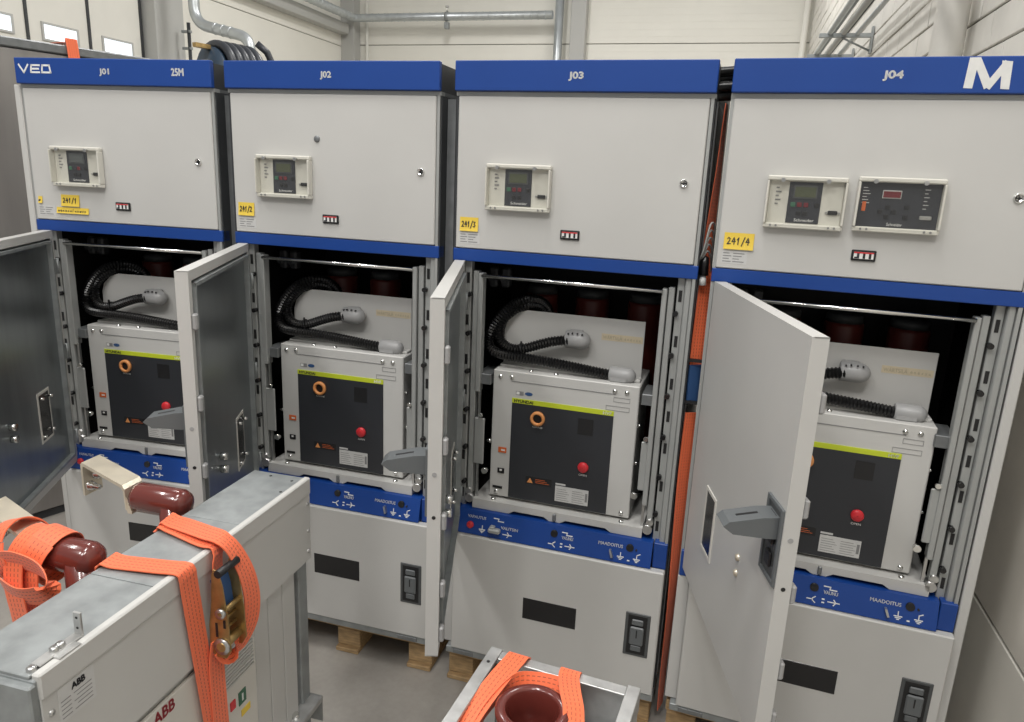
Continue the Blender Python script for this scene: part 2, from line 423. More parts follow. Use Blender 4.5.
htube('standpipe', [(-4.08, 10.8, 0), (-4.08, 10.8, 6.2)], .075, 'duct', 'tall galvanised vertical pipe beside the grey column on back wall', 'pipe')
pa = [(-7.85, 6.4, 4.56)] + arc((-7.85, 10.62, 4.56), (-7.85, 5.8, 4.56), (-4, 10.62, 4.56), .12) + [(-4.15, 10.62, 4.56)]
htube('spiral_pipe', pa, .068, 'duct', 'long horizontal galvanised spiral pipe high on the back wall', 'pipe', rings=.12)
cl = hempty('pipe_clamp', (-6.05, 10.62, 4.36), label='small steel clamp hanging from the horizontal spiral pipe', cat='clamp')
MB().lathe([(.072, -.03), (.078, -.03), (.078, .03), (.072, .03)], (0, 0, .2), (1, 0, 0), 16).build('band', 'galv', cl)
MB().box(-.04, .04, -.04, .04, 0, .11, .006).build('weight', 'galv', cl)
MB().cyl((0, 0, .275), (0, 0, .36), .014).lathe([(.001, .33), (.035, .34), (.035, .37), (.001, .38)], (0, 0, 0), (0, 0, 1), 12).build('screw', 'chrome', cl)
htube('thin_riser_pipe', [(-7.74, 10.9, 0), (-7.74, 10.9, 4.9)], .028, 'panel_cream', 'thin cream riser pipe near the back corner column', 'pipe')
htube('corner_pipe', [(-.12, 10.86, 0), (-.12, 10.86, 6.2)], .05, 'panel_cream', 'thin white vertical pipe in the right back corner', 'pipe')
dp = [(-7.58, 6, 5.6)] + arc((-7.58, 6, 3.58), (-7.58, 6, 5), (-6.86, 6, 3.42), .2) + arc((-6.8, 6, 3.41), (-7.4, 6, 3.54), (-6.8, 6, 2.6), .16) + [(-6.8, 6, 2.0)]
htube('ventilation_duct', dp, .066, 'duct', 'galvanised bent ventilation duct above the hose reel', 'duct', rings=.1)
lad = hempty('wall_conduit', (-7.8, 6.15, 0), label='dark vertical conduit with clamps beside the door column', cat='conduit')
MB().cyl((0, 0, 0), (0, 0, 3.62), .022).build('tube', 'dark_frame', lad)
for z in (2.9, 3.1, 3.3, 3.5): MB().box(-.1, .03, -.02, .02, z, z + .03).build('clamp', 'galv', lad)
# hose reel
hr = hempty('hose_reel', (-6.0, 4.6, 0), label='black hose coiled on a blue reel behind cabinet J01', cat='hose reel'); hr.rotation_euler.z = math.radians(58)
for k in range(5):
    pts = [(-.22 + k * .085, .27 * math.cos(a), 2.79 + .27 * math.sin(a)) for a in [2 * math.pi * i / 28 for i in range(29)]]
    MB().tube(pts, .044, 10).build('hose_turn', 'reel_hose', hr)
MB().lathe([(.02, -.3), (.24, -.3), (.24, -.27), (.2, -.27), (.2, .2), (.24, .2), (.24, .23), (.02, .23)], (0, 0, 2.79), (1, 0, 0), 24).build('drum', 'reel_drum', hr)
MB().box(-.36, -.31, -.05, .05, 0, 2.9).box(.24, .29, -.05, .05, 0, 2.9).box(-.45, .35, -.3, .3, 0, .03).build('stand', 'galv_dark', hr)
MB().tube([(.2, -.1, 3.13), (.28, -.16, 3.05), (.36, -.2, 2.85), (.38, -.2, 2.4)], .035, 10).build('hose_tail', 'reel_hose', hr)
MB().box(-.46, -.3, -.03, .03, 3.0, 3.04).build('guide_arm', 'zinc_yellow', hr)
# conduits on brackets along the right wall
for k, (u, z) in enumerate(((-.34, 3.16), (-.29, 3.2), (-.24, 3.16), (-.19, 3.2), (-.14, 3.15))):
    htube('cable_conduit', [(u, .8, z - .05), (u, 10.7, z + .02)], (.02, .014, .022, .012, .016)[k], ('duct', 'galv', 'column_grey', 'black', 'duct')[k],
          ('outermost thick grey conduit on the wall brackets', 'thin bright conduit second from outside on the wall brackets', 'middle dull grey conduit on the wall brackets', 'thin black cable on the wall brackets', 'grey conduit closest to the block wall')[k], 'conduit')
for k, v in enumerate((4.5, 5.5)):
    br = hempty('cable_bracket', (0, v, 3.12), label=('nearer steel cable bracket on the block wall', 'farther steel cable bracket on the block wall')[k], cat='bracket', group='cable brackets on the right wall')
    MB().box(-.42, -.03, -.02, .02, -.02, .01).build('arm', 'galv', br)
    MB().box(-.035, -.022, -.03, .03, -.14, .06).build('back_plate', 'galv', br)
    MB().cyl((-.03, 0, -.12), (-.25, 0, -.02), .008, 8).build('brace', 'galv', br)
htube('round_column', [(-.10, 1.72, 0), (-.10, 1.72, 6.2)], .07, 'block_paint', 'thick white painted round column against the block wall', 'column')
# grey sheet enclosure behind cabinet J01
en = empty('sheet_metal_enclosure', (-2.86, 3.06, 0), math.atan2(.54, .38), 'large brushed grey sheet metal enclosure behind cabinet J01', 'enclosure')
for x0, x1 in ((0, .50), (.505, 1.0), (1.005, 1.5), (1.505, 2.0)):
    MB().box(x0, x1, 0, .03, .05, 2.40, .004).build('panel', 'enclosure', en)
MB().box(0, 2.0, .0, .8, 2.405, 2.45, .006).build('top_rail', 'galv_dark', en)
MB().box(0, 2.0, .035, .8, .04, 2.40).build('body', 'galv_dark', en)
MB().box(-.0, 2.0, .02, .78, 0, .04).build('plinth', 'dark_frame', en)
MB().box(0.0, 2.0, -.006, 0, 1.30, 1.308).build('seam', 'dark_frame', en)

# ------------------------------------------------------------------ pallets
CABS = [(-1.8675, 2.834, -0.197), (-1.0347, 2.6726, -0.2737), (-0.2137, 2.4351, -0.3005), (0.5853, 2.173, -0.3322)]
PNAMES = ('J01', 'J02', 'J03', 'J04')
pm = {}
def pmesh(key, *a):
    if key not in pm:
        pm[key] = MB().box(*a, .003).mesh(key[0]); pm[key].materials.append(MAT['wood'])
    return pm[key]
for c, (x, y, a) in enumerate(CABS):
    pal = empty('wooden_pallet', (x, y, 0), a, 'raw wooden pallet under switchgear cabinet ' + PNAMES[c], 'pallet', 'pallets under the cabinets')
    def put(name, me, loc):
        o = bpy.data.objects.new(name, me); COL.objects.link(o); o.parent = pal; o.location = loc
    for bx_ in (.01, .375, .69):
        for by in (.03, .5, .96): put('block', pmesh(('block',), 0, .10, 0, .12, 0, .078), (bx_, by, .02))
        put('bottom_board', pmesh(('bottom_board',), 0, .1, 0, 1.1, 0, .019), (bx_, .01, 0))
    for by in (.03, .5, .96): put('stringer_board', pmesh(('stringer_board',), 0, .79, 0, .12, 0, .02), (.005, by, .0985))
    for k in range(5): put('deck_board', pmesh(('deck_board',), 0, .13, 0, 1.08, 0, .03), (.005 + k * .164, .02, .119))

# ------------------------------------------------------------------ switchgear cabinets
Z0 = -0.15
def strap_free(x): return x
def relay(cab, x0, x1, z0, z1, wide_dark=False, off=False):
    """protection relay behind a clear cover, screwed to the door"""
    D = (0, 0, Z0); W = x1 - x0; H = z1 - z0
    fy = -.001
    r = MB().box(x0 + .006, x1 - .006, -.006, fy, z0 + .008, z1 - .008, .002).build('protection_relay', 'relay_dark' if wide_dark else 'cream', cab, D)
    for q in (z1 - .014, z0): MB().box(x0, x1, -.022, fy, q, q + .014, .003).build('cover_rail', 'cream', r, D)
    for q in (x0, x1 - .006): MB().box(q, q + .006, -.030, fy, z0 + .014, z1 - .014, .002).build('cover_side', 'cream', r, D)
    MB().box(x0 + .004, x1 - .004, -.031, -.029, z0 + .006, z1 - .006).build('clear_cover', 'clear_cover', r, D)
    for sx in (x0 + .04, x1 - .05):
        MB().cyl((sx, -.024, z1 - .012), (sx, -.034, z1 - .012), .006, 12).build('cover_screw', 'steel', r, D)
    for sx in (x0 + .02, x0 + .035, x1 - .035, x1 - .02):
        MB().cyl((sx, -.022, z0 + .008), (sx, -.0245, z0 + .008), .003, 8).build('rail_rivet', 'grey_ink', r, D)
    F = front(-.0072)
    if not wide_dark:
        a, b = x0 + W * .285, x0 + W * .70
        MB().box(a, b, -.0085, -.006, z0 + .016, z1 - .016, .001).build('keypad', 'relay_dark', r, D)
        MB().box(a + .012, b - .012, -.0105, -.0085, z0 + H * .58, z1 - .024).build('screen_bezel', 'recess_grey', r, D)
        MB().box(a + .016, b - .016, -.0115, -.0105, z0 + H * .61, z1 - .029).build('screen', 'lcd_off' if off else 'lcd', r, D)
        bw = (b - a) / 5
        for k, (i, j, mt) in enumerate(((0, 0, 'green_btn'), (1, 0, 'relay_dark' if off else 'red_display'), (2, 0, 'red_display'), (3.6, 0, 'black'), (1, 1, 'black'), (2, 1, 'black'))):
            bx, bz = a + .008 + i * bw, z0 + H * (.42 - .16 * j)
            MB().box(bx, bx + bw * .72, -.0115, -.0085, bz, bz + H * .085, .001).build('button', mt, r, D)
        t = MB(); text(t, 'Schneider', front(-.0086), a + .022, b - .012, z0 + .021, z0 + .029); t.build('maker_name', 'white_ink', r, D)
        MB().box(x1 - W * .2, x1 - W * .08, -.012, -.006, z0 + H * .30, z0 + H * .38, .002).build('serial_port', 'black', r, D)
        for sx in (x1 - W * .22, x1 - W * .06): MB().cyl((sx, -.006, z0 + H * .34), (sx, -.011, z0 + H * .34), .003, 8).build('port_screw', 'steel', r, D)
        t = MB()
        for k in range(5): t.box(x0 + W * .12, x0 + W * (.16 + .03 * (k % 2)), -.0075, -.006, z1 - .035 - k * .011, z1 - .031 - k * .011)
        t.build('legend', 'grey_ink', r, D)
    else:
        MB().box(x0 + W * .30, x0 + W * .52, -.009, -.006, z0 + H * .62, z0 + H * .77, .001).build('screen_bezel', 'silver_label', r, D)
        MB().box(x0 + W * .31, x0 + W * .51, -.0105, -.009, z0 + H * .64, z0 + H * .75).build('screen', 'red_display', r, D)
        for u, v in ((.38, .46), (.30, .38), (.455, .38), (.38, .29), (.60, .47), (.60, .29)):
            MB().box(x0 + W * u - .006, x0 + W * u + .006, -.010, -.006, z0 + H * v - .005, z0 + H * v + .006, .001).build('button', 'black', r, D)
        MB().box(x0 + W * .08, x0 + W * .125, -.0085, -.006, z0 + H * .38, z0 + H * .55).build('warning_mark', 'orange_ind', r, D)
        MB().box(x1 - W * .24, x1 - W * .10, -.012, -.006, z0 + H * .27, z0 + H * .34, .002).build('serial_port', 'steel', r, D)
        t = MB(); text(t, 'Schneider', front(-.0066), x0 + W * .4, x0 + W * .58, z0 + .019, z0 + .027); t.build('maker_name', 'white_ink', r, D)
        t = MB()
        for k in range(6): t.box(x1 - W * .22, x1 - W * (.16 + .02 * (k % 2)), -.0075, -.006, z1 - .03 - k * .010, z1 - .028 - k * .010).box(x0 + W * .07, x0 + W * (.12 + .02 * (k % 3)), -.0075, -.006, z1 - .03 - k * .008, z1 - .028 - k * .008)
        t.build('legend', 'silver_label', r, D)
    return r

def zig(x, z, s): return [[(x, z + s * .45), (x + s, z + s * .45), (x + s * .9, z), (x + s * 2, z)]]
def fork(x, z, s): return [[(x - s, z), (x, z)], [(x + s * .45, z + s * .55), (x, z + s * .2), (x, z - s * .2), (x + s * .45, z - s * .55)]]
def forkr(x, z, s): return [[(x - s, z), (x + s, z)], [(x, z + s * .5), (x + s * .4, z), (x, z - s * .5)]]
def earth(x, z, s): return [[(x, z + s), (x, z)], [(x - s * .8, z), (x + s * .8, z)], [(x - s * .5, z - s * .35), (x + s * .5, z - s * .35)], [(x - s * .2, z - s * .7), (x + s * .2, z - s * .7)]]

DOORS = [(0.045, -0.02, 66), (0.03, -0.02, 65.5), (0.014, -0.015, 72), (0.012, -0.012, 72)]
CLAB = ['light grey switchgear cabinet with blue header marked VEO, J01 and 25M', 'light grey switchgear cabinet with blue header marked J02',
        'light grey switchgear cabinet with blue header marked J03', 'light grey switchgear cabinet with blue header marked J04 and taped letter M']
def cabinet(c):
    x, y, a = CABS[c]; D = (0, 0, Z0)
    cab = empty('switchgear_cabinet', (x, y, .15), a, CLAB[c], 'cabinet', 'switchgear cabinets in a row')
    if c == 3: cab.scale.x = 1.015
    P = lambda n, mb, mt, par=None: mb.build(n, mt, par or cab, D)
    BK = 1.05
    # carcass
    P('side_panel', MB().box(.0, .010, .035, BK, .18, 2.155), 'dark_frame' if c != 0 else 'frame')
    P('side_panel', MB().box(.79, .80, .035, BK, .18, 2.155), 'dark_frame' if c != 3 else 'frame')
    P('back_panel', MB().box(.0, .80, BK, BK + .012, .18, 2.155), 'galv_dark')
    P('roof', MB().box(.0, .80, .006, BK, 2.1675, 2.25), 'dark_frame')
    P('roof_plate', MB().box(.0, .80, .036, BK, 2.156, 2.167), 'galv_dark')
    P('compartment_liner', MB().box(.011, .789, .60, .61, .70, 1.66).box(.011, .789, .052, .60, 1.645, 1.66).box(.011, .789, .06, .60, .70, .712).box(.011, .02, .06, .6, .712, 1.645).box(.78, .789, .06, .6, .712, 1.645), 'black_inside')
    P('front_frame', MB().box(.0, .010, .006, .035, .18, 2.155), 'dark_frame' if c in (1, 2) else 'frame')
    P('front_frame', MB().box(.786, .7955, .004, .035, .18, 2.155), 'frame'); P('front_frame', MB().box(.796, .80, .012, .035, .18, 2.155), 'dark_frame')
    P('header_gap', MB().box(.0, .8, .004, .035, 2.155, 2.167), 'frame')
    if c in (0, 3):
        xx = -.028 if c == 0 else .801
        P('end_cover', MB().box(xx, xx + .027, .0, BK, .16, 2.165, .003), 'paint')
    # slotted side posts seen in the gaps
    sp = P('side_post', MB().box(.801, .83, .06, .10, .2, 2.15).box(.801, .812, .22, .26, .2, 2.15) if c in (0, 1) else MB().box(.801, .805, .05, .09, .2, 2.15), 'galv_dark')
    if c in (0, 1):
        for k in range(9): P('slot', MB().box(.830, .8315, .07, .09, .55 + k * .17, .60 + k * .17), 'black', sp)
        for k in range(5): P('terminal_block', MB().box(.801, .83, .13, .2, 1.45 + k * .1, 1.53 + k * .1, .004), 'black')
    # header
    hd = P('header', MB().box(.0, .80, -.0146, .006, 2.168, 2.257, .0025), 'blue')
    T = front(-.0147); ink = MB()
    cx0, cx1 = ((.358, .397), (.375, .415), (.367, .411), (.374, .420))[c]
    text(ink, 'J0%d' % (c + 1), T, cx0, cx1, 2.199, 2.223, bold=.0012)
    P('lettering', ink, 'white_ink', hd)
    if c == 0:
        ink = MB(); text(ink, '25M', T, .648, .695, 2.204, 2.228, bold=.0012); P('lettering', ink, 'white_ink', hd)
        ink = MB().strokes([[(.021, 2.232), (.040, 2.206), (.059, 2.232)], [(.108, 2.231), (.074, 2.231), (.070, 2.207), (.106, 2.207)], [(.076, 2.219), (.103, 2.219)],
                            [(.121, 2.231), (.150, 2.231), (.154, 2.207), (.117, 2.207), (.121, 2.231)]], T, .0062)
        P('logo', ink, 'white_ink', hd)
    if c == 3:
        mk = MB()
        for q in ([(.563, 2.254), (.584, 2.252), (.580, 2.180), (.560, 2.181)], [(.568, 2.254), (.587, 2.254), (.622, 2.190), (.606, 2.178)],
                  [(.604, 2.186), (.618, 2.177), (.655, 2.240), (.640, 2.247)], [(.634, 2.246), (.657, 2.244), (.660, 2.178), (.641, 2.179)]):
            mk.prism(q, T, 0, .0006 + .0002 * len(mk.f) / 6)
        P('tape_letter', mk, 'tape_white', hd)
    # upper door
    ud = P('upper_door', MB().box(.009, .784, .0, .028, 1.677, 2.154, .003), 'paint')
    lx = .733 if c else .722
    P('door_lock', MB().lathe([(.013, 0), (.013, .004), (.010, .007), (.0095, .005), (.001, .005)], (lx, 0, 1.915), (0, -1, 0), 20), 'chrome', ud)
    P('keyway', MB().box(lx - .005, lx + .005, -.0068, -.005, 1.9135, 1.9165).box(lx - .0015, lx + .0015, -.0068, -.005, 1.911, 1.919), 'black', ud)
    if c == 1:
        P('small_lock', MB().lathe([(.011, 0), (.011, .003), (.008, .005), (.001, .005)], (.349, 0, 2.009), (0, -1, 0), 16), 'galv_dark', ud)
    # silver data sticker
    st = P('data_sticker', MB().box(.023, .094, -.0006, .0, 1.692, 1.730), 'silver_label', ud)
    ink = MB(); F = front(-.0007)
    for k in range(4):
        ink.box(.026, .044 + .006 * (k % 2), -.0010, -.0006, 1.721 - k * .008, 1.7235 - k * .008).box(.054, .086 - .007 * (k % 3), -.0010, -.0006, 1.721 - k * .008, 1.7235 - k * .008)
    P('sticker_print', ink, 'grey_ink', ud)
    # phase indicator
    ix0, ix1 = .366, .428
    pi = P('voltage_indicator', MB().box(ix0, ix1, -.006, 0, 1.727, 1.757, .002), 'black')
    P('indicator_window', MB().box(ix0 + .006, ix1 - .006, -.008, -.006, 1.733, 1.7515), 'white_ink', pi)
    P('red_line', MB().box(ix0 + .006, ix1 - .006, -.0088, -.008, 1.748, 1.7515), 'red_btn', pi)
    for k in range(3): P('indicator_lamp', MB().box(ix0 + .014 + k * .015, ix0 + .020 + k * .015, -.009, -.008, 1.734, 1.748), 'black' if k else 'relay_dark', pi)
    P('lamp_foot', MB().box(ix0 + .008, ix0 + .014, -.009, -.008, 1.734, 1.738), 'black', pi)
    if c < 3: relay(cab, .116, .329, 1.806, 1.951, off=(c == 0))
    else:
        relay(cab, .125, .331, 1.804, 1.949); relay(cab, .356, .565, 1.808, 1.955, wide_dark=True)
    # blue strip below the upper door
    P('blue_strip', MB().box(.0, .80, .002, .05, 1.634, 1.675, .002), 'blue')
    # opening: slotted posts, guide rails and rod
    for s in (0, 1):
        X = (lambda u: u) if s else (lambda u: .8 - u)
        b = lambda u0, u1, y0, y1, z0, z1, bv=0: MB().box(X(u0), X(u1), y0, y1, z0, z1, bv)
        P('corner_post', b(.766, .785, .012, .05, .66, 1.64, .003), 'frame')
        po = P('slotted_post', b(.742, .765, .03, .06, .66, 1.64, .002), 'frame')
        for k, z in enumerate((1.575, 1.43, 1.29, 1.18, 1.07, .935, .79)):
            P('slot', b(.748, .758, .0285, .03, z - .018, z + .018), 'black', po)
        for k, z in enumerate((1.52, 1.385, 1.25, 1.11, .97, .837)):
            P('bolt', MB().cyl((X(.744), .03, z), (X(.744), .012, z), .0085, 12), 'black_gloss', po)
        g = P('guide_rail', b(.697, .713, .02, .055, 1.18 if not s else .86, 1.595, .002), 'frame')
        P('guide_rail', b(.716, .735, .03, .06, .76, 1.60, .002), 'frame')
        sl = P('slide_plate', b(.676, .713, .024, .032, .91, 1.083, .003), 'frame')
        P('slide_rod', b(.697, .705, .034, .044, .76, 1.22), 'steel')
        P('slide_bracket', b(.662, .716, .036, .16, 1.205, 1.243, .002), 'galv_dark')
        P('plate_bolt', MB().cyl((X(.668), .03, .89), (X(.668), .015, .89), .011, 12), 'chrome'); P('plate_bolt', MB().cyl((X(.690), .03, 1.095), (X(.690), .016, 1.095), .008, 10), 'chrome')
        P('roller', MB().cyl((X(.728), .02, .80), (X(.728), .05, .80), .012, 14).cyl((X(.722), .015, .775), (X(.722), .05, .775), .016, 14), 'steel')
    P('locking_rod', MB().cyl((.10, .016, 1.587), (.70, .016, 1.587), .0062, 10), 'chrome')
    for k in range(2): P('contact_clamp', MB().box(.075 + .045 * k, .105 + .045 * k, .16, .20, 1.53, 1.60, .006).cyl((.09 + .045 * k, .14, 1.56), (.09 + .045 * k, .2, 1.56), .011), 'dark_frame')
    # blue control band: sloping face
    yb = lambda z: -.001 - (.741 - z) * .28
    prof = [(.10, .741), (-.001, .741), (yb(.657), .657), (.10, .657)]
    cb = P('control_band', MB().prism(prof, lambda u, v, q: (q, u, v), .05, .748), 'blue')
    for q in (.752, .003): P('band_end', MB().box(q, q + .045, -.004, .05, .652, .744, .002), 'blue')
    FB = lambda u, v, q: (u, yb(v) - q, v)
    for wd_, a0, a1, b0, b1 in (('VAPAUTUS', .086, .155, .714, .7235), ('VALITSIN', .214, .277, .693, .7025), ('VAUNU', .437, .477, .6985, .709), ('MAADOITUS', .566, .65, .7065, .717)):
        P('lettering', text(MB(), wd_, FB, a0, a1, b0, b1, bold=.0003), 'white_ink', cb)
    ink = MB()
    ink.strokes(zig(.185, .717, .018), FB, .003); ink.strokes(zig(.437, .713, .018), FB, .003)
    ink.strokes([[(.1445, .692), (.1445, .668)], [(.134, .679), (.1445, .668), (.155, .679)], [(.134, .679), (.155, .679)]], FB, .003)
    ink.strokes(forkr(.24, .676, .016), FB, .0028); ink.strokes(fork(.408, .676, .016), FB, .0028); ink.strokes(forkr(.468, .677, .016), FB, .0028)
    ink.strokes(earth(.645, .678, .013), FB, .0026); ink.strokes(earth(.700, .678, .013), FB, .0026); ink.strokes([[(.700, .691), (.710, .696)]], FB, .0026)
    ink.strokes([[(.436, .682), (.440, .682)], [(.436, .672), (.440, .672)], [(.671, .670), (.675, .670)]], FB, .004)
    P('symbols', ink, 'white_ink', cb)
    for hx, hz, hr in ((.409, .7125, .0125), (.674, .7125, .0125), (.696, .709, .003)):
        P('crank_hole', MB().cyl((hx, yb(hz) + .006, hz), (hx, yb(hz) - .0055, hz), hr, 18), 'black', cb)
    P('release_button', MB().lathe([(.013, 0), (.013, .006), (.010, .010), (.001, .010)], (.0985, yb(.689), .689), (0, -1, .2), 18), 'red_btn', cb)
    P('selector_knob', MB().box(.171, .216, yb(.685) - .022, yb(.685), .679, .697, .005).box(.176, .195, yb(.69) - .02, yb(.69), .695, .704, .003), 'frame', cb)
    P('earthing_lever', MB().prism([(.606, .697), (.613, .697), (.621, .676), (.615, .674)], FB, 0, .014), 'steel', cb)
    # lower panel
    py = -.036
    lp = P('lower_panel', MB().box(.040, .797, py, -.004, .178, .654, .004), 'paint')
    P('viewing_window', MB().box(.3155, .511, py - .001, py + .004, .371, .4545, .001), 'black_gloss', lp)
    hr_ = P('handle_recess', MB().box(.684, .769, py - .003, py + .004, .323, .489, .002), 'recess_grey', lp)
    P('recess_floor', MB().box(.694, .759, py - .004, py - .003, .333, .480), 'black', lp)
    P('flush_handle', MB().box(.703, .750, py - .012, py - .003, .37, .44, .005).box(.707, .746, py - .010, py - .003, .445, .468, .004).box(.709, .744, py - .008, py - .003, .345, .366, .004), 'handle_grey', lp)
    P('handle_slot', MB().box(.7245, .7285, py - .0128, py - .012, .40, .43), 'black', lp)
    P('base_frame', MB().box(.02, .80, -.03, .0, .150, .177, .002).box(.02, .05, 0.0, BK, .150, .175).box(.76, .80, 0.0, BK, .150, .175), 'galv')
    P('lower_frame', MB().box(.0, .039, -.002, .03, .178, .65, .002), 'paint')
    for bx in (.05, .67): P('base_lug', MB().box(bx, bx + .08, -.034, -.03, .155, .172, .001), 'galv_dark')
    # open door
    hx, hy, th = DOORS[c]; DW = .772; zl, zh = .688, 1.637
    dr = MB().box(0, DW, 0, .004, zl, zh).box(0, DW, .004, .034, zh - .003, zh).box(0, DW, .004, .034, zl, zl + .003).box(0, .003, .004, .034, zl, zh).box(DW - .003, DW, .004, .034, zl, zh) \
        .box(.003, DW - .003, .031, .034, zh - .028, zh - .003).box(.003, DW - .003, .031, .034, zl + .003, zl + .028).box(.003, .028, .031, .034, zl + .028, zh - .028).box(DW - .028, DW - .003, .031, .034, zl + .028, zh - .028)
    d = dr.build('lower_door', 'paint', cab, D); d.location = (hx, hy, 0); d.rotation_euler = (0, 0, -math.radians(th))
    Q = lambda n, mb, mt: mb.build(n, mt, d, D)
    Q('inner_sheet', MB().box(.04, DW - .04, .020, .024, zl + .04, zh - .04), 'zinc_sheet')
    rim = MB().box(.036, .046, .018, .042, zl + .036, zh - .036).box(DW - .046, DW - .036, .018, .042, zl + .036, zh - .036).box(.036, DW - .036, .018, .042, zh - .046, zh - .036).box(.036, DW - .036, .018, .042, zl + .036, zl + .046)
    Q('inner_rim', rim, 'galv')
    for z in (1.50, 1.27, 1.07, .88, .75): Q('latch_tab', MB().box(DW - .026, DW + .006 - .008, .034, .048, z - .022, z + .022, .004), 'gland')
    for z in (1.50, 1.16, .80): Q('hinge', MB().cyl((.004, .040, z - .03), (.004, .040, z + .03), .007, 12).box(.004, .034, .036, .042, z - .028, z + .028), 'galv')
    Q('edge_hole', MB().cyl((DW - .002, .017, 1.085), (DW + .0008, .017, 1.085), .005, 12), 'black')
    Q('edge_plug', MB().cyl((DW - .002, .017, 1.20), (DW + .0012, .017, 1.20), .006, 12), 'gland')
    Q('window_frame', MB().box(.182, .192, -.003, .026, .868, 1.062).box(.280, .290, -.003, .026, .868, 1.062).box(.192, .280, -.003, .026, 1.052, 1.062).box(.192, .280, -.003, .026, .868, .878), 'paint_edge')
    Q('window_pane', MB().box(.192, .280, -.0015, .0265, .878, 1.052), 'black_gloss')
    for q, z in ((.19, 1.03), (.27, 1.04), (.2, .90), (.28, .895)): Q('window_clip', MB().cyl((q, .024, z), (q, .04, z), .006, 8), 'chrome')
    for z in (1.018, .975):
        Q('bolt', MB().lathe([(.009, 0), (.008, .006), (.001, .008)], (.52, 0, z), (0, -1, 0), 14), 'copper_tin')
        Q('bolt_nut', MB().cyl((.52, .024, z), (.52, .045, z), .013, 8), 'chrome')
    # swing handle recess and lever
    Q('handle_recess', MB().box(.672, .682, -.006, .003, 1.085, 1.265, .001).box(.758, .768, -.006, .003, 1.085, 1.265, .001).box(.682, .758, -.006, .003, 1.085, 1.095, .001).box(.682, .758, -.006, .003, 1.255, 1.265, .001), 'handle_grey')
    Q('recess_floor', MB().box(.682, .758, -.002, .0, 1.095, 1.255), 'recess_grey')
    Q('recess_mechanism', MB().box(.70, .742, -.010, -.002, 1.17, 1.24, .004).box(.705, .737, -.008, -.002, 1.115, 1.15, .003), 'black')
    lv = [(0, 1.240), (-.035, 1.238), (-.105, 1.224), (-.117, 1.213), (-.095, 1.196), (-.02, 1.190), (0, 1.190)]
    Q('door_handle', MB().prism(lv, lambda u, v, q: (q, u, v), .690, .750), 'handle_grey')
    Q('handle_slot', MB().prism([(-.04, 1.2355), (-.085, 1.2265), (-.085, 1.2285), (-.04, 1.2375)], lambda u, v, q: (q, u, v), .716, .724), 'black')
    return cab
for c in range(4): cabinet(c)

# ------------------------------------------------------------------ sticky notes on the upper doors
def note(c, x0, x1, z0, z1, txt, label, small=False):
    x, y, a = CABS[c]
    px = x + x0 * math.cos(a) + .0010 * math.sin(a); pyy = y + x0 * math.sin(a) - .0010 * math.cos(a)
    o = empty('sticky_note', (px, pyy, z0), a, label, 'note', 'yellow notes on the cabinet doors')
    W, H = x1 - x0, z1 - z0
    mb = MB(); n = 5
    for i in range(n):
        f = lambda t: -.004 * (1 - t) ** 2
        a0, a1 = i / n, (i + 1) / n
        mb.add([(0, f(a0), H * a0), (W, f(a0), H * a0), (W, f(a1), H * a1), (0, f(a1), H * a1), (0, f(a0) - .0006, H * a0), (W, f(a0) - .0006, H * a0), (W, f(a1) - .0006, H * a1), (0, f(a1) - .0006, H * a1)],
               [(0, 1, 2, 3), (7, 6, 5, 4), (0, 4, 5, 1), (3, 2, 6, 7), (0, 3, 7, 4), (1, 5, 6, 2)])
    mb.build('paper', 'yellow_note', o)
    ink = MB(); F = lambda u, v, q: (u, -.0045 * (1 - v / H) ** 2 - .0008 - q, v)
    if small: scribble(ink, txt, F, W * .05, H * .28, W * .9 / len(txt), H * .45, .0016)
    else: scribble(ink, txt, F, W * .12, H * .32, W * .78 / len(txt), H * .38, .0028)
    ink.build('handwriting', 'black_ink', o)
note(0, .128, .208, 1.731, 1.774, '241/1', 'yellow note handwritten 241/1 on the J01 door')
note(0, .104, .245, 1.704, 1.7265, 'wenesalanwsn', 'long narrow yellow note under the 241/1 note', True)
note(0, .026, .044, 1.738, 1.763, 's', 'tiny square yellow sticker at the left edge of the J01 door')
note(1, .024, .090, 1.736, 1.782, '241/2', 'yellow note handwritten 241/2 on the J02 door')
note(2, .024, .088, 1.733, 1.778, '241/3', 'yellow note handwritten 241/3 on the J03 door')
note(3, .025, .109, 1.734, 1.782, '241/4', 'yellow note handwritten 241/4 on the J04 door')

# ------------------------------------------------------------------ circuit breakers in the cabinets
def smooth_path(pts, sub=8):
    P = [Vector(p) for p in pts]; out = []
    for i in range(len(P) - 1):
        p0, p1, p2, p3 = P[max(i - 1, 0)], P[i], P[i + 1], P[min(i + 2, len(P) - 1)]
        for k in range(sub):
            t = k / sub
            out.append(0.5 * ((2 * p1) + (p2 - p0) * t + (2 * p0 - 5 * p1 + 4 * p2 - p3) * t * t + (3 * p1 - p0 - 3 * p2 + p3) * t ** 3))
    out.append(P[-1]); return out
def corrugated(pts, r, pitch=.0105):
    q = smooth_path(pts, 14); L = [0]
    for a, b in zip(q[:-1], q[1:]): L.append(L[-1] + (b - a).length)
    n = int(L[-1] / (pitch / 2)); out = []; rr = []; j = 0
    for i in range(n + 1):
        d = L[-1] * i / n
        while j < len(L) - 2 and L[j + 1] < d: j += 1
        t = (d - L[j]) / max(1e-9, L[j + 1] - L[j]); out.append(q[j].lerp(q[j + 1], t)); rr.append(r if i % 2 else r * .78)
    mb = MB().tube(out, rr, 12); mb.sm = [False] * len(mb.sm); return mb
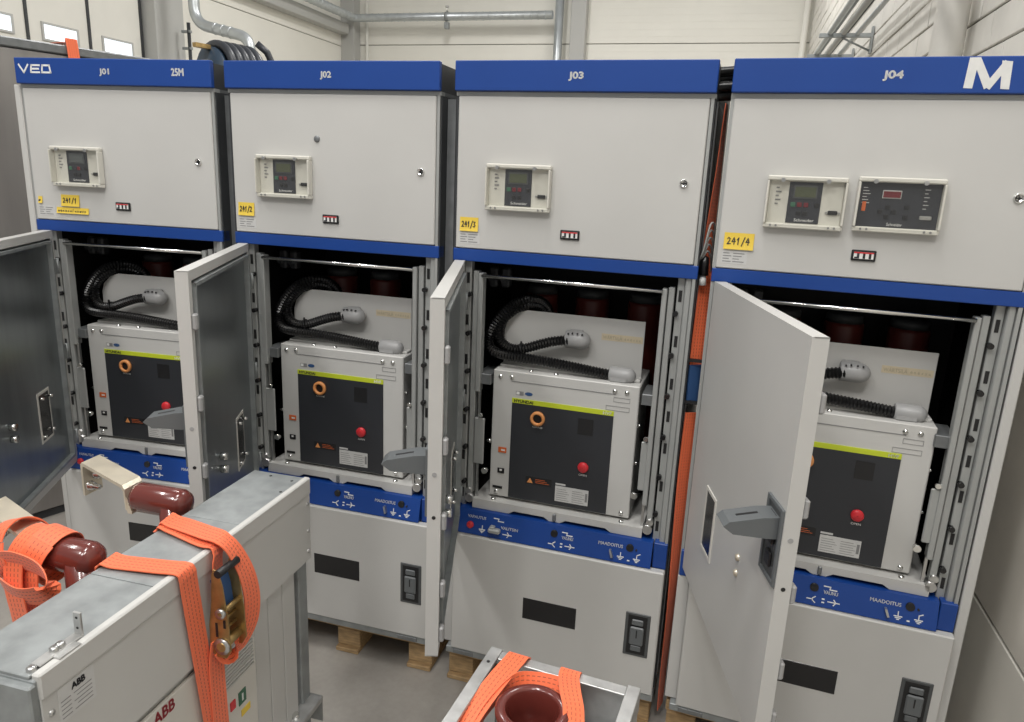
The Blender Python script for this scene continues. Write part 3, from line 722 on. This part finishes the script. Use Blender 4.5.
def build_breaker():
    b = empty('circuit_breaker', (0, 0, 0)); ZB = -.74
    P = lambda n, mb, mt, par=None: mb.build(n, mt, par or b, (-.4, 0, ZB))
    ho = MB().box(.143, .653, .05, .30, .785, 1.258, .003)
    h = P('housing', ho, 'paint')
    P('top_lip', MB().box(.21, .575, .0485, .05, 1.2225, 1.2245), 'grey_ink', h)
    P('face_rail', MB().box(.15, .645, .10, .14, 1.258, 1.268, .002), 'paint', h)
    fp = P('faceplate', MB().box(.2155, .5735, .0478, .05, .788, 1.147, .001), 'faceplate')
    P('stripe', MB().box(.2155, .5735, .0474, .05, 1.147, 1.1635), 'lime')
    T = front(.0474)
    ink = MB(); text(ink, 'HYUNDAI', T, .224, .292, 1.150, 1.160, bold=.0006); P('maker_name', ink, 'black_ink', fp)
    ink = MB(); text(ink, 'HVF', T, .538, .566, 1.150, 1.160, bold=.0004); P('model_lettering', ink, 'white_ink', fp)
    P('charge_socket', MB().lathe([(.016, 0), (.026, 0), (.026, .010), (.017, .012), (.016, .004)], (.312, .0478, 1.1013), (0, -1, 0), 24), 'orange_plastic', fp)
    P('socket_hole', MB().cyl((.312, .05, 1.1013), (.312, .0465, 1.1013), .0165, 20), 'black', fp)
    ink = MB(); T2 = front(.0476); text(ink, 'CHARGE', T2, .294, .330, 1.066, 1.072); text(ink, 'OPEN', T2, .469, .497, .9155, .923)
    P('lettering', ink, 'white_ink', fp)
    P('counter_window', MB().box(.4545, .508, .0470, .0478, 1.066, 1.124), 'black', fp)
    P('open_button', MB().lathe([(.019, 0), (.019, .006), (.016, .010), (.001, .011)], (.4829, .0478, .948), (0, -1, 0), 22), 'red_btn', fp)
    P('warning_label', MB().box(.279, .375, .0474, .0478, .853, .882), 'black', fp)
    P('warning_triangle', MB().prism([(.284, .858), (.306, .858), (.295, .877)], front(.0474), 0, .0004), 'orange_plastic', fp)
    ink = MB()
    for k in range(3): ink.box(.315, .366 - .008 * k, .0470, .0474, .861 + k * .006, .8625 + k * .006)
    P('warning_print', ink, 'orange_ind', fp)
    P('nameplate', MB().box(.389, .508, .0470, .0478, .806, .864), 'silver_label', fp)
    P('nameplate_heading', MB().box(.389, .425, .0470, .0478, .868, .874), 'silver_label', fp)
    ink = MB()
    for k in range(6): ink.box(.394, .440 - .006 * (k % 3), .0466, .0470, .812 + k * .008, .8135 + k * .008).box(.450, .494 - .007 * (k % 2), .0466, .0470, .812 + k * .008, .8135 + k * .008)
    ink.box(.497, .505, .0466, .0470, .82, .852); P('nameplate_print', ink, 'grey_ink', fp)
    P('spring_indicator', MB().box(.172, .202, .0475, .05, .955, .975), 'orange_ind', h)
    P('state_indicator', MB().box(.172, .197, .0475, .05, .876, .895), 'black', h)
    P('indicator_mark', MB().box(.180, .189, .0470, .0475, .885, .892).box(.183, .197, .0470, .0475, .962, .968), 'white_ink', h)
    P('slot', MB().box(.156, .192, .0475, .05, .816, .8245), 'black', h)
    for sx, sz in ((.17, 1.235), (.211, 1.238), (.5714, 1.234), (.6115, 1.234), (.17, .802), (.625, .802)):
        P('screw', MB().lathe([(.0085, 0), (.0075, .004), (.001, .006)], (sx, .05, sz), (0, -1, 0), 14), 'chrome', h)
    P('top_screw', MB().lathe([(.008, 0), (.007, .005), (.001, .007)], (.272, .075, 1.258), (0, 0, 1), 12).lathe([(.008, 0), (.007, .005), (.001, .007)], (.362, .075, 1.258), (0, 0, 1), 12), 'chrome', h)
    P('side_bolt', MB().cyl((.143, .07, .985), (.118, .07, .985), .008, 10).cyl((.653, .07, .985), (.664, .07, .985), .006, 10).cyl((.653, .07, 1.12), (.663, .07, 1.12), .006, 10), 'chrome', h)
    emb = MB()
    for (x0, x1, z0, z1) in ((.569, .624, 1.197, 1.212), (.545, .624, 1.166, 1.181)):
        emb.box(x0, x1, .0490, .05, z1, z1 + .0012).box(x0, x1, .0490, .05, z0, z0 + .0012).box(x0, x0 + .0012, .0490, .05, z0, z1).box(x1 - .0012, x1, .0490, .05, z0, z1)
    P('blank_outline', emb, 'grey_ink', h)
    P('certificate_logo', MB().box(.228, .256, .0492, .05, 1.176, 1.190), 'grey_ink', h); P('certificate_mark', MB().box(.230, .241, .0489, .0492, 1.178, 1.188), 'white_ink', h)
    P('oval_logo', MB().prism([(.2745 + .014 * math.cos(q), 1.184 + .0065 * math.sin(q)) for q in [2 * math.pi * i / 16 for i in range(16)]], front(.0492), 0, .0003).prism([(.2745 + .013 * math.cos(q), 1.184 + .0045 * math.sin(q)) for q in [2 * math.pi * i / 16 for i in range(16)]], front(.05), 0, .0008), 'strap_blue', h)
    # tray
    pr = [(.092, .740), (.092, .776), (.706, .776), (.706, .740), (.60, .740), (.58, .752), (.44, .752), (.42, .740), (.402, .740), (.402, .765), (.398, .765), (.398, .740), (.38, .740), (.36, .752), (.25, .752), (.23, .740)]
    tr = P('tray', MB().prism(pr, lambda u, v, q: (u, q, v), .015, .026).box(.092, .706, .026, .30, .765, .776).box(.092, .104, .026, .30, .742, .765).box(.694, .706, .026, .30, .742, .765), 'paint')
    P('tray_screw', MB().lathe([(.009, 0), (.008, .006), (.001, .008)], (.165, .035, .776), (0, 0, 1), 12).lathe([(.009, 0), (.008, .006), (.001, .008)], (.63, .035, .776), (0, 0, 1), 12), 'chrome', tr)
    P('tray_latch', MB().box(.394, .406, .008, .015, .745, .772, .002), 'galv_dark', tr)
    # plate behind
    pl = [(.145, 1.255), (.640, 1.255), (.640, 1.457), (.225, 1.457), (.19, 1.445), (.155, 1.412), (.145, 1.38)]
    up_ = P('upper_plate', MB().prism(pl, lambda u, v, q: (u, q, v), .15, .156), 'paint')
    P('masking_tape', MB().box(.495, .636, .1494, .15, 1.381, 1.404), 'tape_cream', up_)
    ink = MB(); text(ink, 'WÄRTSILÄ', front(.1494), .500, .566, 1.3855, 1.4005); scribble(ink, 'enessa', front(.1494), .574, 1.387, .0098, .012, .0011); P('pencil_writing', ink, 'pencil', up_)
    # poles
    for q in (.20, .40, .60):
        p_ = P('pole', MB().lathe([(.001, .68), (.060, .68), (.064, .67), (.064, 0), (.001, 0)], (q, .43, .80), (0, 0, 1), 24), 'pole_red')
        P('pole_cap', MB().lathe([(.001, .03), (.052, .03), (.060, .02), (.060, 0), (.001, 0)], (q, .43, 1.481), (0, 0, 1), 24), 'recess_grey', p_)
    P('pole_carriage', MB().box(.12, .68, .302, .50, .776, .80), 'black_inside')
    # conduits and glands
    A = [(.392, .105, 1.377), (.345, .10, 1.370), (.295, .10, 1.354), (.235, .098, 1.332), (.185, .098, 1.327), (.150, .105, 1.345), (.138, .113, 1.375), (.140, .12, 1.405), (.165, .13, 1.443), (.205, .15, 1.470), (.235, .185, 1.472), (.26, .22, 1.455), (.27, .24, 1.42)]
    Bp = [(.552, .095, 1.276), (.50, .092, 1.281), (.44, .09, 1.287), (.344, .09, 1.295), (.261, .085, 1.301), (.193, .082, 1.303), (.135, .09, 1.308), (.108, .10, 1.325), (.103, .11, 1.355), (.110, .11, 1.383), (.138, .115, 1.432), (.177, .13, 1.474), (.22, .16, 1.494), (.25, .20, 1.488), (.272, .24, 1.46), (.28, .26, 1.42)]
    P('conduit_hose', corrugated(A, .0185), 'hose'); P('conduit_hose', corrugated(Bp, .0185), 'hose')
    P('hose_tie', MB().lathe([(.019, -.003), (.021, -.003), (.021, .003), (.019, .003)], (.228, .098, 1.330), (1, 0, .3), 14).box(.226, .231, .08, .086, 1.33, 1.36), 'black')
    g1 = MB().tube([(.376, .12, 1.378), (.379, .12, 1.378)] + [(.43 + .034 * math.sin(q * .26), .12, 1.378) for q in range(7)], [.026, .031] + [max(.003, .031 * math.cos(q * .26)) for q in range(7)], 22).box(.383, .432, .12, .1499, 1.3475, 1.4085, .003)
    g = P('cable_gland', g1, 'gland')
    P('gland_notch', MB().box(.388, .392, .092, .10, 1.399, 1.404).box(.402, .406, .09, .098, 1.402, 1.407).box(.420, .424, .09, .098, 1.402, 1.407).box(.436, .44, .092, .1, 1.40, 1.405), 'black', g)
    g2 = MB().tube([(.540, .10, 1.278), (.543, .10, 1.278)] + [(.60 + .030 * math.sin(q * .26), .10, 1.278) for q in range(7)], [.023, .027] + [max(.003, .027 * math.cos(q * .26)) for q in range(7)], 22).box(.544, .602, .0735, .1265, 1.2585, 1.278, .003)
    g = P('cable_gland', g2, 'gland')
    P('gland_notch', MB().box(.555, .562, .0745, .0765, 1.26, 1.264).box(.575, .582, .0745, .0765, 1.26, 1.264).box(.595, .602, .0745, .0765, 1.26, 1.264), 'grey_ink', g)
    return b
def copy_tree(o, parent=None):
    n = o.copy(); COL.objects.link(n); n.parent = parent
    for ch in list(o.children): copy_tree(ch, n)
    return n
proto = build_breaker()
BL = ['withdrawable breaker with lime stripe inside cabinet J01, upper plate without tape', 'withdrawable breaker with lime stripe and taped plate inside cabinet J02',
      'withdrawable breaker with lime stripe and taped plate inside cabinet J03', 'withdrawable breaker partly hidden by the open door of cabinet J04']
brs = [proto] + [copy_tree(proto) for _ in range(3)]
for c, b in enumerate(brs):
    x, y, a = CABS[c]; u = (.392, .398, .4, .425)[c]; b.location = (x + u * math.cos(a), y + u * math.sin(a), .7425); b.rotation_euler = (0, 0, a)
    tag(b, BL[c], 'circuit breaker', 'withdrawable breakers in the cabinets')
for ch in list(brs[0].children_recursive):
    if ch.name.startswith(('masking_tape', 'pencil_writing')): bpy.data.objects.remove(ch)

# ------------------------------------------------------------------ straps, cables and wires between J03 and J04
x, y, a = CABS[2]
def at3(lx, ly, z): return (x + lx * math.cos(a) - ly * math.sin(a), y + lx * math.sin(a) + ly * math.cos(a), z)
o = empty('lashing_strap', at3(.820, .065, .15), a, 'orange lashing strap hanging in the gap between cabinets J03 and J04', 'strap')
ZS = -.15
MB().ribbon([(.006, .05, 2.15 + ZS), (.004, .04, 1.95 + ZS), (-.002, .02, 1.72 + ZS), (.003, .0, 1.62 + ZS), (.002, -.02, 1.42 + ZS), (.004, -.02, 1.28 + ZS)],
            [(.1, 1, 0), (.3, 1, 0), (.6, .9, 0), (.8, .7, 0), (.85, .6, 0), (.85, .6, 0)], .048).build('upper_webbing', 'strap_orange', o)
MB().ribbon([(.004, -.02, 1.20 + ZS), (.001, -.03, 1.0 + ZS), (.004, -.03, .75 + ZS), (.006, -.02, .5 + ZS), (.004, 0, .2 + ZS), (.004, .02, .05 + ZS)],
            [(.85, .6, 0), (.8, .7, 0), (.7, .8, 0), (.5, .9, 0), (.4, 1, 0), (.3, 1, 0)], .045).build('lower_webbing', 'strap_orange', o)
MB().ribbon([(.003, -.027, 1.36 + ZS), (.003, -.028, 1.30 + ZS), (.004, -.027, 1.24 + ZS)], (.85, .6, 0), .046, .008).build('blue_sleeve', 'strap_blue', o)
for z_ in (1.235, 1.372): MB().box(-.03, .03, -.045, -.036, z_ + ZS, z_ + .01 + ZS).build('buckle_bar', 'black', o)
for k, (yy, zz, r) in enumerate(((.10, 2.240, .012), (.12, 2.222, .012), (.10, 2.196, .015), (.13, 2.176, .020))):
    o = MB().tube(smooth_path([(0, 0, 0), (.03, -.005, 0.0), (.075, 0, .004), (.12, 0, .006)], 4), r, 12).build('black_cable', 'hose')
    o.location = at3(.76, yy, zz); o.rotation_euler = (0, 0, a)
    tag(o, ('topmost black cable bridging cabinets J03 and J04', 'second black cable from the top between J03 and J04', 'third black cable from the top between J03 and J04', 'thick lowest black cable between J03 and J04')[k], 'cable', 'cables between J03 and J04')
for k in range(5):
    pts = [(-.015, .0, -.02 - .012 * k), (.0, -.03, .0 - .01 * k), (.014, -.03, .02 + .006 * k), (.026, .01, -.02 + .012 * k), (.022, .05, -.08)]
    o = MB().tube(smooth_path(pts, 5), .0028, 6).build('loose_wire', 'wire')
    o.location = at3(.808, .055 - .004 * k, 1.70 + .014 * k); o.rotation_euler = (0, 0, a)
    tag(o, ('lowest', 'second lowest', 'middle', 'second highest', 'highest')[k] + ' thin grey loose wire over the strap between J03 and J04', 'wire', 'loose wires between J03 and J04')
fl_ = empty('cable_flange', at3(.815, .035, 1.615), a, 'small white plug with black cap above the strap between J03 and J04', 'plug')
MB().lathe([(.001, .03), (.008, .03), (.010, .02), (.012, 0), (.001, 0)], (0, 0, 0), (0, 0, 1), 14).build('tip', 'white_ink', fl_)
MB().lathe([(.001, .09), (.012, .085), (.015, .03), (.001, .03)], (0, 0, 0), (0, 0, 1), 14).build('cap', 'hose', fl_)
# orange strap over the far enclosure
o = MB().ribbon([(0, .05, -.4), (0, .0, 0.0), (0, -.02, .012), (0, -.12, .018), (0, -.6, .018)], (1, 0, 0), .055).build('lashing_strap', 'strap_orange')
o.rotation_euler = (0, 0, math.atan2(.54, .38) + math.pi); o.location = (-2.272, 3.886, 2.452)
tag(o, 'short orange strap over the top edge of the grey enclosure', 'strap')

# ------------------------------------------------------------------ breaker truck in the left foreground
TB = (-.538, 1.8143); TA = math.atan2(-.9694, -.2453)
LT = .846; WT = .163; ZT = 1.10
t = empty('breaker_truck', (TB[0], TB[1], 0), TA, 'grey metal breaker truck with maker logo and brown insulated arms in left foreground', 'breaker')
P = lambda n, mb, mt, par=None: mb.build(n, mt, par or t)
top = P('top_box', MB().box(.0, LT, -WT, -.001, .866, ZT - .0065, .002), 'galv')
for x0, x1 in ((0.0, .2865), (.2885, .5645), (.5665, LT)):
    P('top_sheet', MB().box(x0, x1, -WT, -.012, ZT - .006, ZT, .001), 'galv', top)
P('side_sheet', MB().box(-.002, LT - .004, -.001, .003, .862, ZT - .04, .001), 'paint', top)
P('edge_lip', MB().box(-.003, LT - .004, -.012, .006, ZT - .045, ZT + .003, .003), 'paint', top)
for q, z in ((.012, .95), (.012, 1.03), (LT - .02, 1.02), (.012, .89)): P('screw', MB().lathe([(.006, 0), (.005, .003), (.001, .004)], (q, .003, z), (0, 1, 0), 10), 'steel', top)
P('end_sheet', MB().box(LT - .003, LT + .012, -WT, .0, .30, ZT - .012, .003), 'galv')
for q, ww in ((.03, -.03), (.02, -.10), (.10, -.02)): P('hole', MB().cyl((q, ww, ZT - .001), (q, ww, ZT + .0006), .004, 10), 'black', top)
# label with maker name
lb = P('rating_label', MB().box(.737, .812, .003, .0036, .985, 1.052), 'silver_label')
FT = lambda u, v, q: (1.549 - u, .0036 + q, v)     # text reads from the near end to the far end
ink = MB(); text(ink, 'ABB', FT, 1.549 - .785, 1.549 - .757, 1.034, 1.046, bold=.0008)
P('maker_name', ink, 'black_ink', lb)
ink = MB()
for k in range(5): ink.box(.800 - .012, .808, .0036, .004, .992 + k * .008, .9935 + k * .008).box(.744, .782 - .006 * (k % 2), .0036, .004, .992 + k * .008, .9935 + k * .008)
P('label_print', ink, 'grey_ink', lb)
# bracket on the top
br = P('angle_bracket', MB().box(.737, .825, -.030, -.010, ZT + .003, ZT + .007, .001).box(.735, .740, -.026, -.010, ZT + .003, ZT + .05, .001).box(.755, .80, -.012, .004, ZT + .003, ZT + .006, .001), 'alu')
for q in (.775, .787, .832): P('bolt', MB().lathe([(.008, 0), (.008, .006), (.005, .008), (.001, .008)], (q, -.02, ZT + (.007 if q < .8 else 0)), (0, 0, 1), 12), 'steel', br)
for z in (.02, .04): P('hole', MB().cyl((.7405, -.018, ZT + z), (.7395 - .005, -.018, ZT + z), .0025, 8), 'black', br)
# front face below the box
P('front_cover', MB().box(.072, .66, -.030, -.012, .30, .858, .004), 'paint')
P('face_panel', MB().box(.262, .40, -.012, -.004, .36, .856, .003), 'paint_edge')
for q in ((.072, .130), (.133, .196), (.199, .258)): P('side_strip', MB().box(q[0], q[1], -.012, -.007, .30, .858, .002), 'paint')
P('face_panel', MB().box(.44, .655, -.012, -.002, .36, .842, .004), 'paint_edge')
v_ = MB()
for k in range(11): v_.box(.275, .395, -.004, .001, .720 + k * .0095, .7245 + k * .0095)
P('vent_louvre', v_, 'paint')
ink = MB(); FV = lambda u, v, q: (1.15 - u, -.002 + q, v); text(ink, 'ABB', FV, 1.15 - .607, 1.15 - .548, .808, .834, bold=.0012)
P('maker_name', ink, 'logo_red')
P('green_window', MB().box(.310, .338, -.004, -.002, .642, .678), 'green_btn'); P('window_digit', MB().box(.321, .327, -.002, -.0016, .650, .670), 'white_ink')
P('red_button', MB().box(.352, .370, -.004, -.001, .652, .675), 'red_btn'); P('yellow_mark', MB().box(.295, .33, -.004, -.0025, .606, .624), 'yellow_note')
P('face_digit', MB().strokes([[(.292, .848), (.298, .836), (.284, .836)], [(.287, .85), (.287, .828)]], lambda u, v, q: (u, -.004 + q, v), .003), 'black_ink')
P('frame_post', MB().box(.002, .046, -.14, -.010, .0, .866, .003), 'galv')
P('frame_post', MB().box(.70, .76, -.14, -.012, .0, .866, .003), 'galv_dark')
P('bottom_shelf', MB().box(-.004, .50, -.02, .026, .395, .415, .003).box(-.004, .0, -.02, .026, .33, .415), 'alu')
P('shelf_bolt', MB().cyl((.10, .0, .415), (.10, .0, .430), .010, 8), 'chrome'); P('shelf_bolt', MB().cyl((-.004, .01, .37), (-.010, .01, .37), .006, 8), 'chrome')
P('base_rail', MB().box(-.01, .86, -.20, .05, .08, .12, .004), 'galv')
for q in (.05, .78):
    P('wheel', MB().cyl((q, -.02, .04), (q, .015, .04), .04, 18), 'black'); P('wheel', MB().cyl((q, -.18, .04), (q, -.145, .04), .04, 18), 'black')
# insulated arms
def arm(s):
    w0 = -.228; r = .033; za = ZT - .004
    pts = [(s, w0, .30), (s, w0, za)]
    ar = P('insulated_arm', MB().tube(pts, .039, 20), 'insulator')
    cap = [(s, w0 + .040, za), (s, w0 + .038, za), (s, w0 + .030, za), (s, w0 + .016, za), (s, w0 - .100, za), (s, w0 - .110, za), (s, w0 - .114, za)]
    P('arm_sleeve', MB().tube(cap, [.004, .019, .031, .037, .037, .034, .02], 20), 'insulator', ar)
    bz = ZT + .002; e = .9
    prof = [(-.105, -.040), (-.118, -.040), (-.124, .022), (-.134, .030), (-.335, .030), (-.343, .022), (-.343, -.065), (-.333, -.065), (-.333, .014), (-.327, .021), (-.140, .021), (-.132, .014), (-.127, -.034), (-.105, -.034)]
    sh = lambda u: s + .40 * max(0.0, -u - .118) * -1
    mbb = MB(); n = len(prof)
    vs = [(sh(u) + q, w0 + u, bz + v) for q in (-.030, .030) for u, v in prof]
    mbb.add(vs, [tuple(range(n)), tuple(range(2 * n - 1, n - 1, -1))] + [(i, (i + 1) % n, n + (i + 1) % n, n + i) for i in range(n)])
    P('busbar', mbb, 'copper_tin', ar)
    for dq, dz in ((-.012, -.018), (.012, -.042)):
        P('bolt', MB().lathe([(.014, 0), (.014, .003), (.011, .004), (.011, .014), (.007, .015), (.007, .032), (.001, .033)], (sh(-.333) + dq, w0 - .333, bz + dz), (0, 1, 0), 12), 'chrome', ar)
arm(.235); arm(.515); arm(.795)
P('arm_support', MB().box(.14, .83, -.30, -WT - .0005, .40, .46, .005), 'dark_frame')

# ------------------------------------------------------------------ ratchet strap over the truck
o = empty('ratchet_strap', (TB[0], TB[1], ZT), TA, 'orange ratchet strap wrapped twice over the truck with brass-coloured ratchet', 'strap', None)
P = lambda n, mb, mt, par=None: mb.build(n, mt, par or o)
sw = .05
P('webbing', MB().ribbon([(.35, -WT - .012, -.5), (.35, -WT - .012, -.06), (.352, -WT - .004, .004), (.358, -WT + .03, .0075), (.385, -.04, .0075), (.395, .004, .0075), (.40, .014, -.006), (.405, .014, -.03), (.41, .014, -.12)], (1, .25, 0), sw), 'strap_orange')
P('webbing', MB().ribbon([(.34, -WT - .016, -.5), (.34, -WT - .016, -.06), (.342, -WT - .006, .010), (.347, -WT + .03, .0135), (.372, -.04, .018), (.384, .012, .018), (.378, .037, -.008), (.362, .054, -.07), (.351, .058, -.14), (.358, .054, -.20), (.385, .042, -.243), (.412, .032, -.248), (.428, .026, -.22)],
                    [(1, .25, 0)] * 5 + [(1, .2, 0), (1, .1, .1), (1, .0, .1), (1, -.1, .0), (1, -.2, 0), (1, -.2, 0), (1, 0, 0), (1, 0, 0)], sw), 'strap_orange')
P('webbing', MB().ribbon([(.52, -WT - .012, -.5), (.52, -WT - .012, -.06), (.52, -WT - .004, .004), (.519, -WT + .03, .0055), (.508, -.04, .0065), (.503, .004, .0075), (.50, .014, -.006), (.495, .013, -.04), (.475, .011, -.2), (.45, .01, -.42), (.43, .01, -.70)], [(1, .1, 0)] * 6 + [(1, 0, 0)] * 5, sw), 'strap_orange')
P('webbing', MB().ribbon([(.428, .022, -.20), (.43, .016, -.25), (.43, .014, -.32), (.425, .014, -.5), (.42, .014, -.70)], (1, 0, 0), sw), 'strap_orange')
rc = MB()
rpl = [(.0, -.025), (.008, -.022), (.011, -.035), (.014, -.10), (.020, -.16), (.020, -.215), (.012, -.235), (-.006, -.235), (-.014, -.215), (-.012, -.14), (-.006, -.06)]
FR = lambda q0: (lambda u, v, q: (q0 + q, .044 - u * 1.5, v))
ra = P('ratchet', MB().prism(rpl, FR(.442), 0, .003).prism(rpl, FR(.386), 0, .003), 'zinc_yellow')
P('ratchet_handle', MB().cyl((.380, .045, -.030), (.448, .045, -.030), .009, 14), 'black', ra)
P('ratchet_pin', MB().cyl((.378, .045, -.205), (.452, .045, -.205), .011, 14).cyl((.38, .05, -.12), (.456, .05, -.12), .006, 12).cyl((.386, .04, -.15), (.445, .04, -.15), .004, 8).cyl((.386, .04, -.175), (.445, .04, -.175), .004, 8), 'zinc_yellow', ra)
P('ratchet_gear', MB().lathe([(.004, 0), (.020, 0), (.020, .004), (.004, .004)], (.446, .045, -.205), (1, 0, 0), 10).lathe([(.004, 0), (.012, 0), (.012, .006), (.004, .006)], (.450, .05, -.12), (1, 0, 0), 12), 'steel', ra)
P('gear_hole', MB().box(.4452, .4458, .03, .036, -.185, -.15).box(.4452, .4458, .05, .056, -.16, -.14), 'black', ra)
P('blue_sleeve', MB().ribbon([(.413, .022, -.055), (.414, .030, -.09), (.415, .034, -.13)], (1, 0, 0), .047, .010), 'strap_blue', ra)
# strap knotted round the nearer arm
s2 = empty('lashing_strap', (TB[0], TB[1], ZT), TA, 'orange strap knotted round the nearer insulated arm at left edge', 'strap')
P = lambda n, mb, mt, par=None: mb.build(n, mt, par or s2)
def wrap(yc, r, tilt, turns=1.0, a0=0.0, n=18, sx=1.0):
    pts = []
    for i in range(n + 1):
        an = a0 + 2 * math.pi * turns * i / n
        pts.append((.515 + r * sx * math.cos(an), yc + tilt * math.sin(an) + .004 * i / n, -.012 + r * math.sin(an)))
    return pts
def wrapdirs(pts): return [(0.1, 1, 0)] * len(pts)
w1 = wrap(-.35, .056, .010); P('wrap', MB().ribbon(w1, wrapdirs(w1), sw, sub=3), 'strap_orange')
w2 = wrap(-.39, .062, -.022, a0=.6); P('wrap', MB().ribbon(w2, [(.1, 1, .35)] * len(w2), sw, sub=3), 'strap_orange')
w3 = wrap(-.315, .058, .02, a0=1.0); P('wrap', MB().ribbon(w3, [(-.1, 1, -.3)] * len(w3), sw, sub=3), 'strap_orange')
P('loop', MB().ribbon([(.575, -.375, -.005), (.585, -.32, .010), (.592, -.26, .004), (.598, -.235, -.022), (.600, -.255, -.047), (.600, -.31, -.060), (.594, -.36, -.047), (.582, -.385, -.03)], [(.35, .1, 1)] * 8, .048), 'strap_orange')
P('tail', MB().ribbon([(.566, -.315, .0), (.580, -.305, -.05), (.584, -.295, -.12), (.584, -.285, -.25), (.576, -.28, -.45), (.566, -.28, -.7)], [(.15, 1, 0)] * 6, sw), 'strap_orange')
P('tail', MB().ribbon([(.574, -.345, .01), (.592, -.335, -.05), (.598, -.32, -.12), (.596, -.31, -.25), (.586, -.30, -.45), (.576, -.30, -.7)], [(.15, 1, 0)] * 6, .056), 'strap_orange')

# ------------------------------------------------------------------ open frame truck at the bottom centre
FA = math.atan2(1.22 - 1.33, .279 + .018)
f = empty('frame_truck', (-.018, 1.33, 0), FA, 'open aluminium frame truck with brown insulator cup at bottom centre', 'breaker')
P = lambda n, mb, mt, par=None: mb.build(n, mt, par or f)
ZF = .95; WF = .318; DF = .46
P('back_rail', MB().box(.026, WF - .026, -.026, 0, ZF - .004, ZF, .001).box(.026, WF - .026, -.004, 0, ZF - .11, ZF - .004, .001), 'alu')
P('left_rail', MB().box(0, .026, -DF, .004, ZF - .006, ZF + .002, .001).box(0, .004, -DF, .004, ZF - .05, ZF - .006, .001), 'alu')
P('right_rail', MB().box(WF - .026, WF, -DF, .004, ZF - .006, ZF + .002, .001).box(WF - .004, WF, -DF, .004, ZF - .05, ZF - .006, .001), 'alu')
P('front_rail', MB().box(.026, WF - .026, -DF, -DF + .026, ZF - .004, ZF, .001), 'alu')
for px_ in (.0, WF - .03):
    for py_ in (-DF + .001, -.031): P('leg', MB().box(px_ + .001, px_ + .029, py_, py_ + .03, 0, ZF - .051, .002), 'alu')
P('back_sheet', MB().box(.03, WF - .03, -.012, -.006, .35, ZF - .11, .001), 'zinc_sheet')
P('floor_plate', MB().box(-.02, WF + .02, -DF - .02, .0, .62, .63, .002), 'zinc_sheet')
P('hole', MB().cyl((.013, -.045, ZF + .0019), (.013, -.045, ZF + .003), .0035, 10), 'black')
for y_, z_ in ((-.06, ZF - .075), (-.10, ZF - .075)): P('brass_bolt', MB().cyl((.004, y_, z_), (.024, y_, z_), .006, 8).cyl((.012, y_, z_), (.017, y_, z_), .009, 8), 'copper_tin')
P('foot_plate', MB().box(-.09, -.001, -.25, -.02, .50, .51, .002), 'galv')
cup = MB().lathe([(.001, -.32), (.066, -.32), (.066, -.03), (.070, -.012), (.070, -.004), (.064, .0), (.053, .0), (.050, -.004), (.047, -.05), (.046, -.12), (.038, -.122), (.036, -.20), (.001, -.20)], (.142, -.140, ZF + .008), (0, 0, 1), 40)
cu = P('insulator_cup', cup, 'insulator')
P('contact_ring', MB().lathe([(.030, -.118), (.037, -.118), (.037, -.10), (.034, -.096), (.030, -.10)], (.142, -.140, ZF + .008), (0, 0, 1), 32), 'insulator', cu)
P('contact_core', MB().lathe([(.001, -.128), (.03, -.128), (.03, -.14), (.001, -.14)], (.142, -.140, ZF + .008), (0, 0, 1), 24), 'black', cu)
s3 = empty('lashing_strap', (-.018, 1.33, 0), FA, 'orange strap wound round the brown cup on the aluminium frame', 'strap')
P = lambda n, mb, mt, par=None: mb.build(n, mt, par or s3)
P('webbing', MB().ribbon([(.068, .004, ZF - .2), (.068, .004, ZF - .03), (.066, -.002, ZF + .004), (.062, -.03, ZF + .007), (.050, -.10, ZF + .002), (.036, -.20, ZF - .012), (.026, -.30, ZF - .04)], [(1, 0, 0)] * 3 + [(1, -.2, 0)] * 4, .044), 'strap_orange')
P('webbing', MB().ribbon([(.045, -.24, ZF - .04), (.052, -.15, ZF - .02), (.075, -.075, ZF - .012), (.12, -.052, ZF - .010), (.17, -.052, ZF - .008), (.205, -.075, ZF - .012), (.224, -.13, ZF - .025), (.222, -.21, ZF - .045), (.19, -.25, ZF - .055)], [(0, 0, 1), (.1, 0, 1), (.2, .3, 1), (0, .7, 1), (0, .7, 1), (.3, .4, 1), (.5, 0, 1), (.4, -.1, 1), (.2, -.3, 1)], .042), 'strap_orange')
P('webbing', MB().ribbon([(.178, .004, ZF - .2), (.178, .004, ZF - .03), (.178, -.003, ZF + .004), (.180, -.03, ZF + .007), (.196, -.075, ZF + .012), (.216, -.12, ZF + .004), (.234, -.20, ZF - .02), (.236, -.32, ZF - .06)], [(1, 0, 0)] * 4 + [(1, .4, -.1), (1, .3, -.3), (1, .2, -.3), (1, .2, -.2)], .042), 'strap_orange')
